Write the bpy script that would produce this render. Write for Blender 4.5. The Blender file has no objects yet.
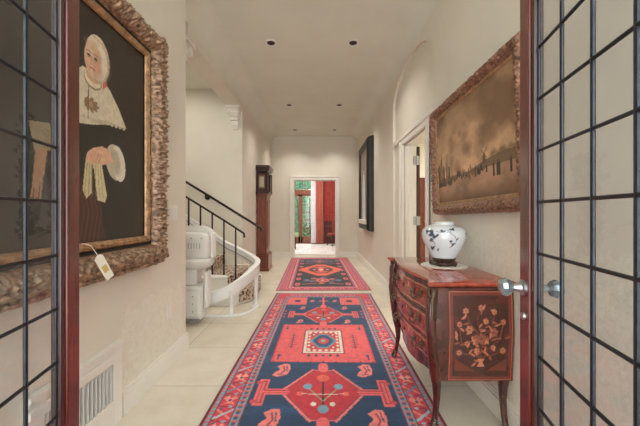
import bpy, math, random
import numpy as np
from mathutils import Vector, Matrix
C = bpy.context.scene.collection
PI = math.pi
random.seed(7); RNG = np.random.RandomState(11)
CAMZ = 1.2; F = 310.0

# ------------------------------------------------------------------ colour / materials
def lin(c):
    r = []
    for v in c[:3]:
        v = v/255.0
        r.append(v/12.92 if v <= .04045 else ((v+.055)/1.055)**2.4)
    return tuple(r)
def newmat(name):
    m = bpy.data.materials.new(name); m.use_nodes = True
    nt = m.node_tree; nt.nodes.clear()
    out = nt.nodes.new('ShaderNodeOutputMaterial'); b = nt.nodes.new('ShaderNodeBsdfPrincipled')
    nt.links.new(b.outputs[0], out.inputs[0])
    return m, nt, b, out
def coords(nt, scale=(1,1,1), loc=(0,0,0)):
    tc = nt.nodes.new('ShaderNodeTexCoord'); mp = nt.nodes.new('ShaderNodeMapping')
    nt.links.new(tc.outputs['Object'], mp.inputs[0])
    mp.inputs['Scale'].default_value = scale; mp.inputs['Location'].default_value = loc
    return mp.outputs[0]
def noise(nt, vec, scale, detail=4, rough=.55):
    n = nt.nodes.new('ShaderNodeTexNoise'); n.inputs['Scale'].default_value = scale
    n.inputs['Detail'].default_value = detail; n.inputs['Roughness'].default_value = rough
    nt.links.new(vec, n.inputs['Vector']); return n.outputs[0]
def ramp(nt, fac, stops):
    r = nt.nodes.new('ShaderNodeValToRGB'); e = r.color_ramp.elements
    while len(e) < len(stops): e.new(.5)
    for i, (p, c) in enumerate(stops):
        e[i].position = p; e[i].color = (*c, 1)
    nt.links.new(fac, r.inputs[0]); return r.outputs[0]
def bump(nt, b, h, strength, dist=.01):
    n = nt.nodes.new('ShaderNodeBump'); n.inputs['Strength'].default_value = strength
    n.inputs['Distance'].default_value = dist
    nt.links.new(h, n.inputs['Height']); nt.links.new(n.outputs[0], b.inputs['Normal'])
def flat(name, c, rough=.5, metal=0, var=.06, nscale=8, bumps=.1, spec=None, coat=0):
    m, nt, b, o = newmat(name); v = coords(nt)
    n = noise(nt, v, nscale); L = lin(c)
    col = ramp(nt, n, [(.3, tuple(x*(1-var) for x in L)), (.7, tuple(min(1, x*(1+var)) for x in L))])
    nt.links.new(col, b.inputs['Base Color']); b.inputs['Roughness'].default_value = rough
    b.inputs['Metallic'].default_value = metal
    if coat: b.inputs['Coat Weight'].default_value = coat; b.inputs['Coat Roughness'].default_value = .12
    if bumps: bump(nt, b, noise(nt, v, nscale*6), bumps, .002)
    return m
def wood(name, c1, c2, rough=.3, scale=(14,14,1.2), coat=.4):
    m, nt, b, o = newmat(name); v = coords(nt, scale)
    n = noise(nt, v, 2.2, 6, .6)
    col = ramp(nt, n, [(.3, lin(c1)), (.7, lin(c2))])
    nt.links.new(col, b.inputs['Base Color']); b.inputs['Roughness'].default_value = rough
    b.inputs['Coat Weight'].default_value = coat; b.inputs['Coat Roughness'].default_value = .1
    bump(nt, b, n, .06, .002); return m
def plaster(name, c, patch=None):
    """patch=(z_edge, y_lo, y_hi): bare lumpy plaster below a ragged edge"""
    m, nt, b, o = newmat(name); v = coords(nt); L = lin(c)
    n = noise(nt, v, 1.7, 5); base = ramp(nt, n, [(.3, tuple(x*.95 for x in L)), (.7, tuple(min(1,x*1.04) for x in L))])
    fine = noise(nt, v, 45, 4)
    b.inputs['Roughness'].default_value = .75
    if patch is None:
        nt.links.new(base, b.inputs['Base Color']); bump(nt, b, fine, .12, .003); return m
    zed, y0, y1 = patch
    sep = nt.nodes.new('ShaderNodeSeparateXYZ'); nt.links.new(v, sep.inputs[0])
    def mth(op, a, bb):
        q = nt.nodes.new('ShaderNodeMath'); q.operation = op
        for i, s in enumerate((a, bb)):
            if isinstance(s, (int, float)): q.inputs[i].default_value = s
            else: nt.links.new(s, q.inputs[i])
        return q.outputs[0]
    rag = mth('MULTIPLY', mth('SUBTRACT', noise(nt, v, 9, 5, .7), .5), .34)
    zz = mth('ADD', sep.outputs['Z'], rag)
    mk = mth('LESS_THAN', zz, zed)
    yy = mth('ADD', sep.outputs['Y'], rag)
    mk = mth('MULTIPLY', mk, mth('MULTIPLY', mth('GREATER_THAN', yy, y0), mth('LESS_THAN', yy, y1)))
    mx = nt.nodes.new('ShaderNodeMix'); mx.data_type = 'RGBA'
    nt.links.new(mk, mx.inputs['Factor']); nt.links.new(base, mx.inputs['A'])
    n2 = noise(nt, v, 38, 6, .7)
    c2 = ramp(nt, n2, [(.35, tuple(x*1.0 for x in lin((222,217,200)))), (.65, lin((234,229,214)))])
    nt.links.new(c2, mx.inputs['B']); nt.links.new(mx.outputs['Result'], b.inputs['Base Color'])
    h = mth('ADD', mth('MULTIPLY', mth('MULTIPLY', n2, mk), 1.0), mth('MULTIPLY', fine, .06))
    bump(nt, b, h, .4, .010); return m
def colattr(name, rough=.6, coat=0, bscale=0, bstr=.2, sheen=0):
    m, nt, b, o = newmat(name); a = nt.nodes.new('ShaderNodeVertexColor'); a.layer_name = 'Col'
    nt.links.new(a.outputs[0], b.inputs['Base Color']); b.inputs['Roughness'].default_value = rough
    if coat: b.inputs['Coat Weight'].default_value = coat; b.inputs['Coat Roughness'].default_value = .12
    if sheen: b.inputs['Sheen Weight'].default_value = sheen
    if bscale: bump(nt, b, noise(nt, coords(nt), bscale, 3), bstr, .004)
    return m
def glass_mat(name, tint=(1,1,1), ior=1.5, wav=0, rough=0.0, body=0):
    m, nt, b, o = newmat(name); nt.nodes.remove(b)
    t = nt.nodes.new('ShaderNodeBsdfTransparent'); t.inputs[0].default_value = (*tint, 1)
    g = nt.nodes.new('ShaderNodeBsdfGlossy'); g.inputs['Roughness'].default_value = rough
    f = nt.nodes.new('ShaderNodeLayerWeight'); f.inputs['Blend'].default_value = .5
    pw = nt.nodes.new('ShaderNodeMath'); pw.operation = 'POWER'; pw.inputs[1].default_value = 5; nt.links.new(f.outputs['Facing'], pw.inputs[0])
    ma = nt.nodes.new('ShaderNodeMath'); ma.operation = 'MULTIPLY_ADD'; ma.inputs[1].default_value = .9; ma.inputs[2].default_value = .055; nt.links.new(pw.outputs[0], ma.inputs[0])
    mx = nt.nodes.new('ShaderNodeMixShader'); nt.links.new(ma.outputs[0], mx.inputs[0])
    src = t.outputs[0]
    if body:
        d = nt.nodes.new('ShaderNodeBsdfDiffuse'); d.inputs[0].default_value = (.8,.82,.83,1)
        m2 = nt.nodes.new('ShaderNodeMixShader'); m2.inputs[0].default_value = body
        nt.links.new(t.outputs[0], m2.inputs[1]); nt.links.new(d.outputs[0], m2.inputs[2]); src = m2.outputs[0]
    nt.links.new(src, mx.inputs[1]); nt.links.new(g.outputs[0], mx.inputs[2])
    nt.links.new(mx.outputs[0], o.inputs[0])
    if wav:
        bp = nt.nodes.new('ShaderNodeBump'); bp.inputs['Strength'].default_value = wav; bp.inputs['Distance'].default_value = .01
        nt.links.new(noise(nt, coords(nt, (1,1,2.5)), 14, 2), bp.inputs['Height'])
        nt.links.new(bp.outputs[0], g.inputs['Normal'])
    return m
def tile_mat():
    m, nt, b, o = newmat('stone tile'); v = coords(nt, (1,1,1), (-.04,-.32,0))
    br = nt.nodes.new('ShaderNodeTexBrick'); br.offset = 0; br.squash = 1
    br.inputs['Scale'].default_value = 1; br.inputs['Brick Width'].default_value = .61; br.inputs['Row Height'].default_value = .61
    br.inputs['Mortar Size'].default_value = .003; br.inputs['Mortar Smooth'].default_value = .3
    br.inputs['Color1'].default_value = (*lin((226,218,203)),1); br.inputs['Color2'].default_value = (*lin((217,208,190)),1)
    br.inputs['Mortar'].default_value = (*lin((160,148,130)),1); nt.links.new(v, br.inputs['Vector'])
    n = ramp(nt, noise(nt, v, 3.5, 6, .65), [(.3,(.86,.84,.8)),(.65,(1,1,1))])
    mx = nt.nodes.new('ShaderNodeMix'); mx.data_type='RGBA'; mx.blend_type='MULTIPLY'; mx.inputs['Factor'].default_value = 1
    nt.links.new(br.outputs['Color'], mx.inputs['A']); nt.links.new(n, mx.inputs['B'])
    nt.links.new(mx.outputs['Result'], b.inputs['Base Color']); b.inputs['Roughness'].default_value = .38
    inv = nt.nodes.new('ShaderNodeMath'); inv.operation='SUBTRACT'; inv.inputs[0].default_value=1
    nt.links.new(br.outputs['Fac'], inv.inputs[1]); bump(nt, b, inv.outputs[0], .4, .003)
    return m

M = {}
WALLC = (224,218,203)
M['wall'] = plaster('cream plaster', WALLC)
M['wall_l'] = plaster('cream plaster with bare patch low', WALLC, (.60, 1.85, 2.66))
M['wall_r'] = plaster('cream plaster with lumpy lower part', WALLC, (1.06, -5, 2.9))
M['ceil'] = plaster('ceiling plaster', (222,222,208))
M['trim'] = flat('white trim paint', (232,228,219), .4, var=.02, bumps=.03)
M['tile'] = tile_mat()
M['door'] = wood('mahogany door', (72,22,16), (120,46,34), .25)
M['doordark'] = wood('dark stained wood', (40,18,14), (70,32,24), .3)
M['lead'] = flat('lead came', (62,66,72), .35, .85, var=.15, nscale=30)
M['glassd'] = glass_mat('wavy leaded glass', (.80,.83,.84), 1.52, .06, .02, .035)
M['glass'] = glass_mat('window glass', (.97,.98,.98), 1.45)
M['crystal'] = flat('faceted glass knob', (150,164,168), .08, .6, var=.05)
M['brass'] = flat('aged brass', (150,120,70), .35, .9, var=.25, nscale=40)
M['bronze'] = flat('antique bronze', (108,94,78), .4, .8, var=.3, nscale=50)
M['steel'] = flat('brushed steel hinge', (180,182,184), .3, .9)
M['iron'] = flat('dark iron', (42,34,30), .4, .5, var=.1)
M['white'] = flat('white enamel', (232,232,228), .35, var=.02, bumps=.02)
M['whitepad'] = flat('white vinyl upholstery', (224,222,216), .5, var=.03, bumps=.05)
M['greyp'] = flat('grey plastic', (150,150,150), .45)
M['black'] = flat('black', (20,18,17), .5)
M['gilt'] = flat('worn gilt', (176,140,104), .42, .55, var=.4, nscale=28, bumps=.6)
M['giltold'] = flat('tarnished gilt gesso', (152,124,100), .42, .4, var=.75, nscale=45, bumps=.9)
M['giltside'] = flat('red bole frame side', (112,52,40), .5, .1, var=.25)
M['ebony'] = flat('black frame', (24,20,18), .45, .0, var=.3)
M['clock'] = wood('walnut clock case', (84,38,26), (146,76,52), .3)
M['clockd'] = wood('dark clock moulding', (38,20,16), (70,36,28), .3)
M['com'] = wood('mahogany carcase', (52,19,14), (90,36,26), .22, (6,6,4), .7)
M['comtop'] = wood('kingwood top', (134,46,34), (184,84,62), .16, (9,3,9), .9)
M['paint'] = colattr('oil on canvas', .42, .25, 90, .15)
M['inlay'] = colattr('inlaid veneer', .25, .7)
M['rug'] = colattr('wool pile', .95, 0, 160, .5, .2)
M['china'] = colattr('glazed porcelain', .12, .8)
M['fringe'] = flat('cotton fringe', (214,204,186), .9)
M['paper'] = flat('card tag', (236,232,214), .7, var=.02)
M['lace'] = flat('white lace', (232,226,214), .8)
M['slat'] = flat('grille paint', (206,204,198), .45)
M['recess'] = flat('dark duct', (70,68,66), .8)

# ------------------------------------------------------------------ mesh helpers
class MB:
    def __init__(s): s.v = []; s.f = []; s.mi = []
    def add(s, vs, fs, mi=0):
        o = len(s.v); s.v += [tuple(p) for p in vs]; s.f += [tuple(i+o for i in f) for f in fs]; s.mi += [mi]*len(fs); return s
    def box(s, x0, x1, y0, y1, z0, z1, mi=0):
        v = [(x,y,z) for z in (z0,z1) for y in (y0,y1) for x in (x0,x1)]
        return s.add(v, [(0,2,3,1),(4,5,7,6),(0,1,5,4),(2,6,7,3),(0,4,6,2),(1,3,7,5)], mi)
    def obox(s, c, ax, ay, az, mi=0):
        c = Vector(c); ax=Vector(ax); ay=Vector(ay); az=Vector(az)
        v = [c+ax*i+ay*j+az*k for k in (-1,1) for j in (-1,1) for i in (-1,1)]
        return s.add(v, [(0,2,3,1),(4,5,7,6),(0,1,5,4),(2,6,7,3),(0,4,6,2),(1,3,7,5)], mi)
    def tube(s, pts, r, n=10, mi=0, cap=True):
        pts = [Vector(p) for p in pts]; rs = r if hasattr(r,'__len__') else [r]*len(pts)
        up = None; vs = []
        for i, p in enumerate(pts):
            t = (pts[min(i+1,len(pts)-1)]-pts[max(i-1,0)]).normalized()
            if up is None:
                up = Vector((0,0,1)) if abs(t.z) < .9 else Vector((1,0,0))
            a = t.cross(up).normalized(); b = a.cross(t).normalized(); up = b
            for k in range(n):
                an = 2*PI*k/n; vs.append(p+(a*math.cos(an)+b*math.sin(an))*rs[i])
        fs = [(i*n+k, i*n+(k+1)%n, (i+1)*n+(k+1)%n, (i+1)*n+k) for i in range(len(pts)-1) for k in range(n)]
        if cap: fs += [tuple(range(n))[::-1], tuple(range((len(pts)-1)*n, len(pts)*n))]
        return s.add(vs, fs, mi)
    def cyl(s, a, b, r, n=16, mi=0): return s.tube([a,b], r, n, mi)
    def lathe(s, prof, c=(0,0,0), n=32, axis='z', mi=0):
        vs = []
        for r, h in prof:
            for k in range(n):
                an = 2*PI*k/n; q = (r*math.cos(an), r*math.sin(an), h)
                if axis == 'x': q = (q[2], q[0], q[1])
                if axis == 'y': q = (q[1], q[2], q[0])
                if axis == '-z': q = (q[0], -q[1], -q[2])
                vs.append((q[0]+c[0], q[1]+c[1], q[2]+c[2]))
        m = len(prof)
        fs = [(i*n+k, i*n+(k+1)%n, (i+1)*n+(k+1)%n, (i+1)*n+k) for i in range(m-1) for k in range(n)]
        fs += [tuple(range(n))[::-1], tuple(range((m-1)*n, m*n))]
        return s.add(vs, fs, mi)
    def ball(s, c, rx, ry=None, rz=None, n=12, mi=0):
        ry = ry or rx; rz = rz or rx; vs=[]; m = n//2+1
        for i in range(m+1):
            a = PI*i/m
            for k in range(n):
                b = 2*PI*k/n; vs.append((c[0]+rx*math.sin(a)*math.cos(b), c[1]+ry*math.sin(a)*math.sin(b), c[2]-rz*math.cos(a)))
        fs = [(i*n+k, i*n+(k+1)%n, (i+1)*n+(k+1)%n, (i+1)*n+k) for i in range(m) for k in range(n)]
        return s.add(vs, fs, mi)
    def prism(s, poly, z0, z1, mi=0):
        n = len(poly); v = [(x,y,z0) for x,y in poly]+[(x,y,z1) for x,y in poly]
        return s.add(v, [tuple(range(n))[::-1], tuple(range(n,2*n))]+[(i,(i+1)%n,n+(i+1)%n,n+i) for i in range(n)], mi)
    def loft(s, rings, mi=0, closed=True, cap=True):
        n = len(rings[0]); vs = [p for r in rings for p in r]
        fs = [(i*n+k, i*n+(k+1)%n, (i+1)*n+(k+1)%n, (i+1)*n+k) for i in range(len(rings)-1) for k in range(n if closed else n-1)]
        if cap and closed: fs += [tuple(range(n))[::-1], tuple(range((len(rings)-1)*n, len(rings)*n))]
        return s.add(vs, fs, mi)
WM = {}
def link(name, mb, mat, parent=None, smooth=False, bevel=0, cols=None, kind=None, mtx=None, local=False):
    me = bpy.data.meshes.new(name); vs = mb.v
    if mtx is not None: vs = [tuple(mtx @ Vector(p)) for p in vs]
    me.from_pydata(vs, [], mb.f)
    for m_ in (mat if isinstance(mat, (list,tuple)) else [mat]): me.materials.append(m_)
    if any(mb.mi): me.polygons.foreach_set('material_index', mb.mi)
    if cols is not None:
        at = me.color_attributes.new('Col', 'FLOAT_COLOR', 'POINT')
        a = np.ones((len(vs),4), np.float32); a[:,:3] = cols; at.data.foreach_set('color', a.ravel())
    me.update(); me.validate()
    import bmesh
    if len(me.vertices) < 60000:
        bm = bmesh.new(); bm.from_mesh(me); bmesh.ops.recalc_face_normals(bm, faces=bm.faces); bm.to_mesh(me); bm.free()
    if smooth:
        me.polygons.foreach_set('use_smooth', [True]*len(me.polygons))
        if smooth != 'all':
            me.set_sharp_from_angle(angle=math.radians(40))
    o = bpy.data.objects.new(name, me); C.objects.link(o)
    if bevel:
        b = o.modifiers.new('bevel','BEVEL'); b.width = bevel; b.segments = 2; b.limit_method = 'ANGLE'
        b.harden_normals = False
    if parent is not None:
        o.parent = parent; o.matrix_parent_inverse = WM[parent.name].inverted()
    WM[o.name] = Matrix.Identity(4)
    if kind: o['kind'] = kind
    return o
def tag(o, label=None, cat=None, group=None, kind=None):
    if label: o['label'] = label
    if cat: o['category'] = cat
    if group: o['group'] = group
    if kind: o['kind'] = kind
    return o
def thing(name, loc, label=None, cat=None, group=None, kind=None):
    o = bpy.data.objects.new(name, None); C.objects.link(o); o.location = loc; o.empty_display_size = .1
    WM[o.name] = Matrix.Translation(Vector(loc)); return tag(o, label, cat, group, kind)
def struct(name, mb, mat, **k): return link(name, mb, mat, kind='structure', **k)
def grid_faces(nx, ny): return [(j*nx+i, j*nx+i+1, (j+1)*nx+i+1, (j+1)*nx+i) for j in range(ny-1) for i in range(nx-1)]
def smoothpath(pts, k=6):
    P = [np.array(p, float) for p in pts]; P = [2*P[0]-P[1]]+P+[2*P[-1]-P[-2]]; out=[]
    for i in range(1, len(P)-2):
        for j in range(k):
            t = j/k; a,b,c,d = P[i-1:i+3]
            out.append(tuple(.5*((2*b)+(c-a)*t+(2*a-5*b+4*c-d)*t*t+(3*b-a-3*c+d)*t**3)))
    out.append(tuple(P[-2])); return out
def interp(x, pts): return float(np.interp(x, [p[0] for p in pts], [p[1] for p in pts]))
def cosint(x, pts):
    for (a,va),(b,vb) in zip(pts, pts[1:]):
        if x <= b:
            t = max(0,(x-a)/(b-a)); t = (1-math.cos(PI*t))/2; return va+(vb-va)*t
    return pts[-1][1]
def fbm(h, w, cells, octaves=4, seed=0):
    r = np.random.RandomState(seed); out = np.zeros((h,w)); amp = 1; tot = 0
    for o in range(octaves):
        cy = max(2,int(cells[0]*2**o)); cx = max(2,int(cells[1]*2**o)); g = r.rand(cy+2, cx+2)
        ys = np.linspace(0,cy,h); xs = np.linspace(0,cx,w); yi = ys.astype(int); xi = xs.astype(int)
        fy = (ys-yi)[:,None]; fx = (xs-xi)[None]; fy = fy*fy*(3-2*fy); fx = fx*fx*(3-2*fx)
        a = g[yi][:,xi]; b = g[yi][:,xi+1]; c = g[yi+1][:,xi]; d = g[yi+1][:,xi+1]
        out += amp*((a*(1-fx)+b*fx)*(1-fy)+(c*(1-fx)+d*fx)*fy); tot += amp; amp *= .5
    return out/tot
class Art:
    """small painter: colours laid on a lattice of points over u0..u1, v0..v1"""
    def __init__(s, u0, u1, v0, v1, res, bg):
        s.nx = int((u1-u0)/res)+2; s.ny = int((v1-v0)/res)+2
        s.us = np.linspace(u0,u1,s.nx); s.vs = np.linspace(v0,v1,s.ny)
        s.U, s.V = np.meshgrid(s.us, s.vs); s.c = np.zeros((s.ny,s.nx,3)); s.c[:] = bg
    def put(s, m, col, a=1):
        m = np.clip(m,0,1)[...,None]*a; s.c = s.c*(1-m)+np.array(col,float)*m
    def rect(s, a,b,c,d,col,al=1): s.put(((s.U>=a)&(s.U<=b)&(s.V>=c)&(s.V<=d)).astype(float), col, al)
    def inpoly(s, P):
        x,y = s.U,s.V; ins = np.zeros(x.shape,bool); n=len(P); j=n-1
        for i in range(n):
            xi,yi = P[i]; xj,yj = P[j]
            if yi != yj: ins ^= ((yi>y)!=(yj>y)) & (x < (xj-xi)*(y-yi)/(yj-yi)+xi)
            j=i
        return ins
    def poly(s,P,col,al=1): s.put(s.inpoly(P).astype(float), col, al)
    def ell(s,cu,cv,ru,rv,col,al=1,soft=0,rot=0):
        du=s.U-cu; dv=s.V-cv; c_,s_=math.cos(rot),math.sin(rot)
        d=np.sqrt(((du*c_+dv*s_)/ru)**2+((-du*s_+dv*c_)/rv)**2)
        s.put((d<1).astype(float) if not soft else np.clip((1+soft-d)/(2*soft),0,1), col, al)
    def line(s,pts,w,col,al=1):
        m=np.zeros(s.U.shape)
        for (a,b),(c,d) in zip(pts,pts[1:]):
            L=(c-a)**2+(d-b)**2+1e-12; t=np.clip(((s.U-a)*(c-a)+(s.V-b)*(d-b))/L,0,1)
            m=np.maximum(m, (np.hypot(s.U-a-t*(c-a), s.V-b-t*(d-b))<w/2).astype(float))
        s.put(m,col,al)
    def lincol(s):
        c=np.clip(s.c/255,0,1); l=np.where(c<=.04045,c/12.92,((c+.055)/1.055)**2.4); return l.reshape(-1,3)
def art_obj(name, art, fn, mat, parent, skirt=0, smooth=True):
    """fn(u,v)->xyz ; skirt=(dx,dy,dz) drop of the rim"""
    mb=MB(); vs=[fn(u,v) for v in art.vs for u in art.us]; nx,ny=art.nx,art.ny
    fs=grid_faces(nx,ny); cols=art.lincol()
    if skirt:
        rim=[i for i in range(nx)]+[(j+1)*nx-1 for j in range(1,ny)]+[(ny-1)*nx+i for i in range(nx-2,-1,-1)]+[j*nx for j in range(ny-2,0,-1)]
        o=len(vs); vs+= [tuple(np.array(vs[i])+np.array(skirt)) for i in rim]; n=len(rim)
        fs+=[(rim[k],o+k,o+(k+1)%n,rim[(k+1)%n]) for k in range(n)]; fs.append(tuple(range(o,o+n)))
        cols=np.vstack([cols,cols[rim]])
    mb.add(vs,fs); return link(name,mb,mat,parent,smooth=smooth,cols=cols)

# ------------------------------------------------------------------ the shell
XR, XL, XF, YB, ZC = 1.06, -1.17, -1.30, 8.45, 3.30
struct('floor', MB().box(-4.2, 4.2, -2.0, 8.62, -.1, 0), M['tile'])
cv = MB(); R=.22                                           # ceiling with coved edges
def cove(mb, x, sgn, y0, y1):
    ys=[y0,y1]; pr=[]
    for k in range(9):
        a=PI/2*k/8; pr.append((x+sgn*(R-R*math.cos(a)), ZC-R+R*math.sin(a)))
    pr.append((x, ZC+.02)); n=len(pr)
    mb.add([(p[0],y,p[1]) for y in ys for p in pr], [(i,i+1,n+i+1,n+i) for i in range(n-1)]+[(n-1,0,n,2*n-1)]+[tuple(range(n)),tuple(range(n,2*n))])
cv.box(-4.2, XR+.17, -1.6, YB+.2, ZC, ZC+.12)
cove(cv, XR, -1, -1.6, YB); cove(cv, XL, 1, -1.6, 2.72); cove(cv, XF, 1, 2.72, YB)
struct('ceiling', cv, M['ceil'], smooth=True)
# left near wall, pier, header, far left wall, stair back wall
struct('wall_left', MB().box(-1.34, XL, -1.6, 2.72, 0, ZC).box(-1.55, -1.335, -1.6, 3.08, 0, ZC), M['wall_l'])
struct('wall_left_header', MB().box(-1.53, XF, 3.08, 5.25, 2.97, ZC), M['wall'])
struct('wall_left_far', MB().box(-1.55, XF, 5.25, YB, 0, ZC), M['wall'])
struct('wall_stair_back', MB().box(-4.2, -1.55, 5.25, 5.4, 0, ZC), M['wall'])
struct('wall_stair_side', MB().box(-4.3, -4.2, 2.4, 5.4, 0, ZC), M['wall'])
struct('wall_stair_front', MB().box(-4.2, -1.55, 2.4, 2.55, 0, ZC), M['wall'])
# corbels under the header ends
def corbel(y0, sgn, label):
    t=thing('corbel', (-1.41,y0,2.97), label, 'corbel', None)
    b=MB(); 
    for (dz0,dz1,dp,w) in ((0,-.05,.20,.115),(-.05,-.08,.17,.095),(-.11,-.16,.13,.075),(-.16,-.22,.09,.07),(-.22,-.30,.05,.06),(-.30,-.36,.025,.045)):
        b.box(-1.415-w,-1.415+w, min(y0,y0+sgn*dp), max(y0,y0+sgn*dp), 2.97+dz1, 2.97+dz0)
    link('bracket', b, M['trim'], t, bevel=.008)
    s=MB()
    for dx in (-.075,.075):
        s.lathe([(.045,-.02),(.05,0),(.045,.02),(.02,.025)], (-1.415+dx, y0+sgn*.13, 2.865), 16, 'x')
    s.box(-1.50,-1.33,min(y0,y0+sgn*.15),max(y0,y0+sgn*.15),2.85,2.89)
    link('scroll', s, M['trim'], t, smooth=True)
corbel(5.25,-1,'white moulded corbel carrying the far end of the header over the stairs')
corbel(3.08,1,'white moulded corbel at the near end of the header, beside the big portrait wall')

# right wall with arched niche and doorway  (polygons in the y,z plane)
def arch_pts(yc, hw, zs, rise, n=28):
    return [(yc+hw*math.cos(PI*k/n), zs+rise*math.sin(PI*k/n)) for k in range(n+1)]
AY, AH, AZ, AR = 3.66, .78, 2.66, .38
D0, D1, DZ = 3.12, 3.98, 2.08
rec=.035
b=MB()
b.box(XR,XR+.17,-1.6,AY-AH,0,ZC); b.box(XR,XR+.17,AY+AH,YB,0,ZC)
ap=arch_pts(AY,AH,AZ,AR)
for (a,c) in zip(ap,ap[1:]):                                # wall above the arch
    v=[(XR,a[0],a[1]),(XR,c[0],c[1]),(XR,c[0],ZC),(XR,a[0],ZC)]
    v+=[(XR+.17,*p[1:]) for p in v]
    b.add(v,[(0,1,2,3),(4,7,6,5),(0,4,5,1),(3,2,6,7)])
# recessed panel
b.box(XR+rec,XR+.17,AY-AH,D0,0,ZC-.1); b.box(XR+rec,XR+.17,D1,AY+AH,0,ZC-.1); b.box(XR+rec,XR+.17,D0,D1,DZ,ZC-.1)
struct('wall_right', b, M['wall_r'])
# casing round the doorway
b=MB(); c0=XR+.006
for (y0,y1) in ((D0-.11,D0),(D1,D1+.11)):
    b.box(c0,XR+rec+.01,y0,y1,0,DZ+.0)
    b.box(c0-.012,c0+.02,(y0 if y0<D0-.01 else y1-.03),(y0+.03 if y0<D0-.01 else y1),0,DZ+.05)
b.box(c0,XR+rec+.01,D0-.11,D1+.11,DZ,DZ+.06); b.box(XR-.004,XR+rec+.01,AY-AH+.001,AY+AH-.001,DZ+.06,DZ+.11)
b.box(XR+rec+.01,XR+.185,D0,D0+.018,0,DZ); b.box(XR+rec+.01,XR+.185,D1-.018,D1,0,DZ); b.box(XR+rec+.01,XR+.185,D0,D1,DZ-.018,DZ)
b.box(XR+.075,XR+.125,D1-.032,D1-.018,0,DZ-.018)
struct('trim_1', b, M['trim'], bevel=.004)
# back wall with doorway
E0,E1,EZ=-.69,.46,2.10
struct('wall_back', MB().box(-1.55,E0,YB,YB+.17,0,ZC).box(E1,XR+.17,YB,YB+.17,0,ZC).box(E0,E1,YB,YB+.17,EZ,ZC), M['wall'])
b=MB(); y0,y1=YB-.018,YB+.0
b.box(E0-.09,E0,y0,y1,0,EZ+.09); b.box(E1,E1+.09,y0,y1,0,EZ+.09); b.box(E0,E1,y0,y1,EZ,EZ+.09)
b.box(E0-.10,E0-.075,y0-.012,y1,0,EZ+.10); b.box(E1+.075,E1+.10,y0-.012,y1,0,EZ+.10); b.box(E0-.10,E1+.10,y0-.012,y1,EZ+.075,EZ+.10)
b.box(E0-.001,E0+.015,YB,YB+.17,0,EZ); b.box(E1-.015,E1+.001,YB,YB+.17,0,EZ); b.box(E0,E1,YB,YB+.17,EZ-.015,EZ)
struct('trim_2', b, M['trim'], bevel=.003)
struct('trim_3', MB().box(E0,E1,YB-.02,YB+.19,0,.012), M['trim'])
# baseboards
def bb(name, segs):
    b=MB()
    for (x0,x1,y0,y1,ax,s) in segs:        # ax: which side faces the room
        b.box(x0,x1,y0,y1,0,.115)
        if ax=='x': 
            xa,xb=((x0,x1-.006) if s>0 else (x0+.006,x1)); b.box(xa,xb,y0,y1,.115,.135)
            xa,xb=((x0,x1-.011) if s>0 else (x0+.011,x1)); b.box(xa,xb,y0,y1,.135,.15)
        else:
            b.box(x0,x1,y0+.006,y1,.115,.135); b.box(x0,x1,y0+.011,y1,.135,.15)
    struct(name,b,M['trim'],bevel=.002)
bb('baseboard_left',[(XL,XL+.02,1.83,2.72,'x',1),(XF,XF+.02,5.25,6.30,'x',1),(XF,XF+.02,6.9,YB,'x',1),(-1.34,XL+.02,2.72,2.74,'x',1)])
bb('baseboard_right',[(XR-.02,XR,-1.6,D0-.14,'x',-1),(XR-.02,XR,D1+.14,YB,'x',-1)])
bb('baseboard_back',[(XF,E0-.11,YB-.02,YB,'y',1),(E1+.11,XR,YB-.02,YB,'y',1)])

# ------------------------------------------------------------------ side room seen through the right doorway
struct('wall_side_room', MB().box(1.23,4.2,7.5,7.62,0,3.0).box(4.1,4.2,2.6,7.5,0,3.0).box(1.23,4.1,2.6,2.7,0,3.0), M['wall'])
struct('ceiling_side_room', MB().box(1.23,4.2,2.6,7.62,3.0,3.1), M['ceil'])
t=thing('door_3',(1.26,3.99,0),'dark wooden door folded back behind the right-hand doorway, seen edge on','door',kind='structure')
b=MB().box(1.245,1.297,3.985,4.80,.012,2.055)
link('leaf',b,M['doordark'],t,bevel=.003)
b=MB()
for z0,z1 in ((.2,.95),(1.1,1.9)):
    for y0,y1 in ((4.1,4.35),(4.45,4.7)): b.box(1.287,1.297,y0,y1,z0,z1)
link('panel',b,M['doordark'],t,bevel=.004)
for z in (1.87,1.10,.25):
    h=MB().box(1.205,1.289,3.950,3.957,z-.055,z+.055).cyl((1.246,3.943,z-.06),(1.246,3.943,z+.06),.011,12)
    link('hinge',h,M['steel'],t,smooth=True)
t=thing('door_4',(2.9,7.45,0),'dark reddish panelled door deep inside the side room on the right','door',kind='structure')
link('leaf',MB().box(2.42,3.30,7.455,7.495,0,2.05),M['door'],t)
b=MB()
for z0,z1 in ((.2,.8),(.92,1.32),(1.44,1.92)):
    for x0,x1 in ((2.57,2.83),(2.94,3.2)):
        b.box(x0,x1,7.445,7.457,z0,z1); b.box(x0+.04,x1-.04,7.437,7.447,z0+.04,z1-.04)
link('panel',b,M['door'],t,bevel=.004)
link('door_handle',MB().ball((2.53,7.42,1.0),.03),M['brass'],t,smooth=True)

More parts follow.
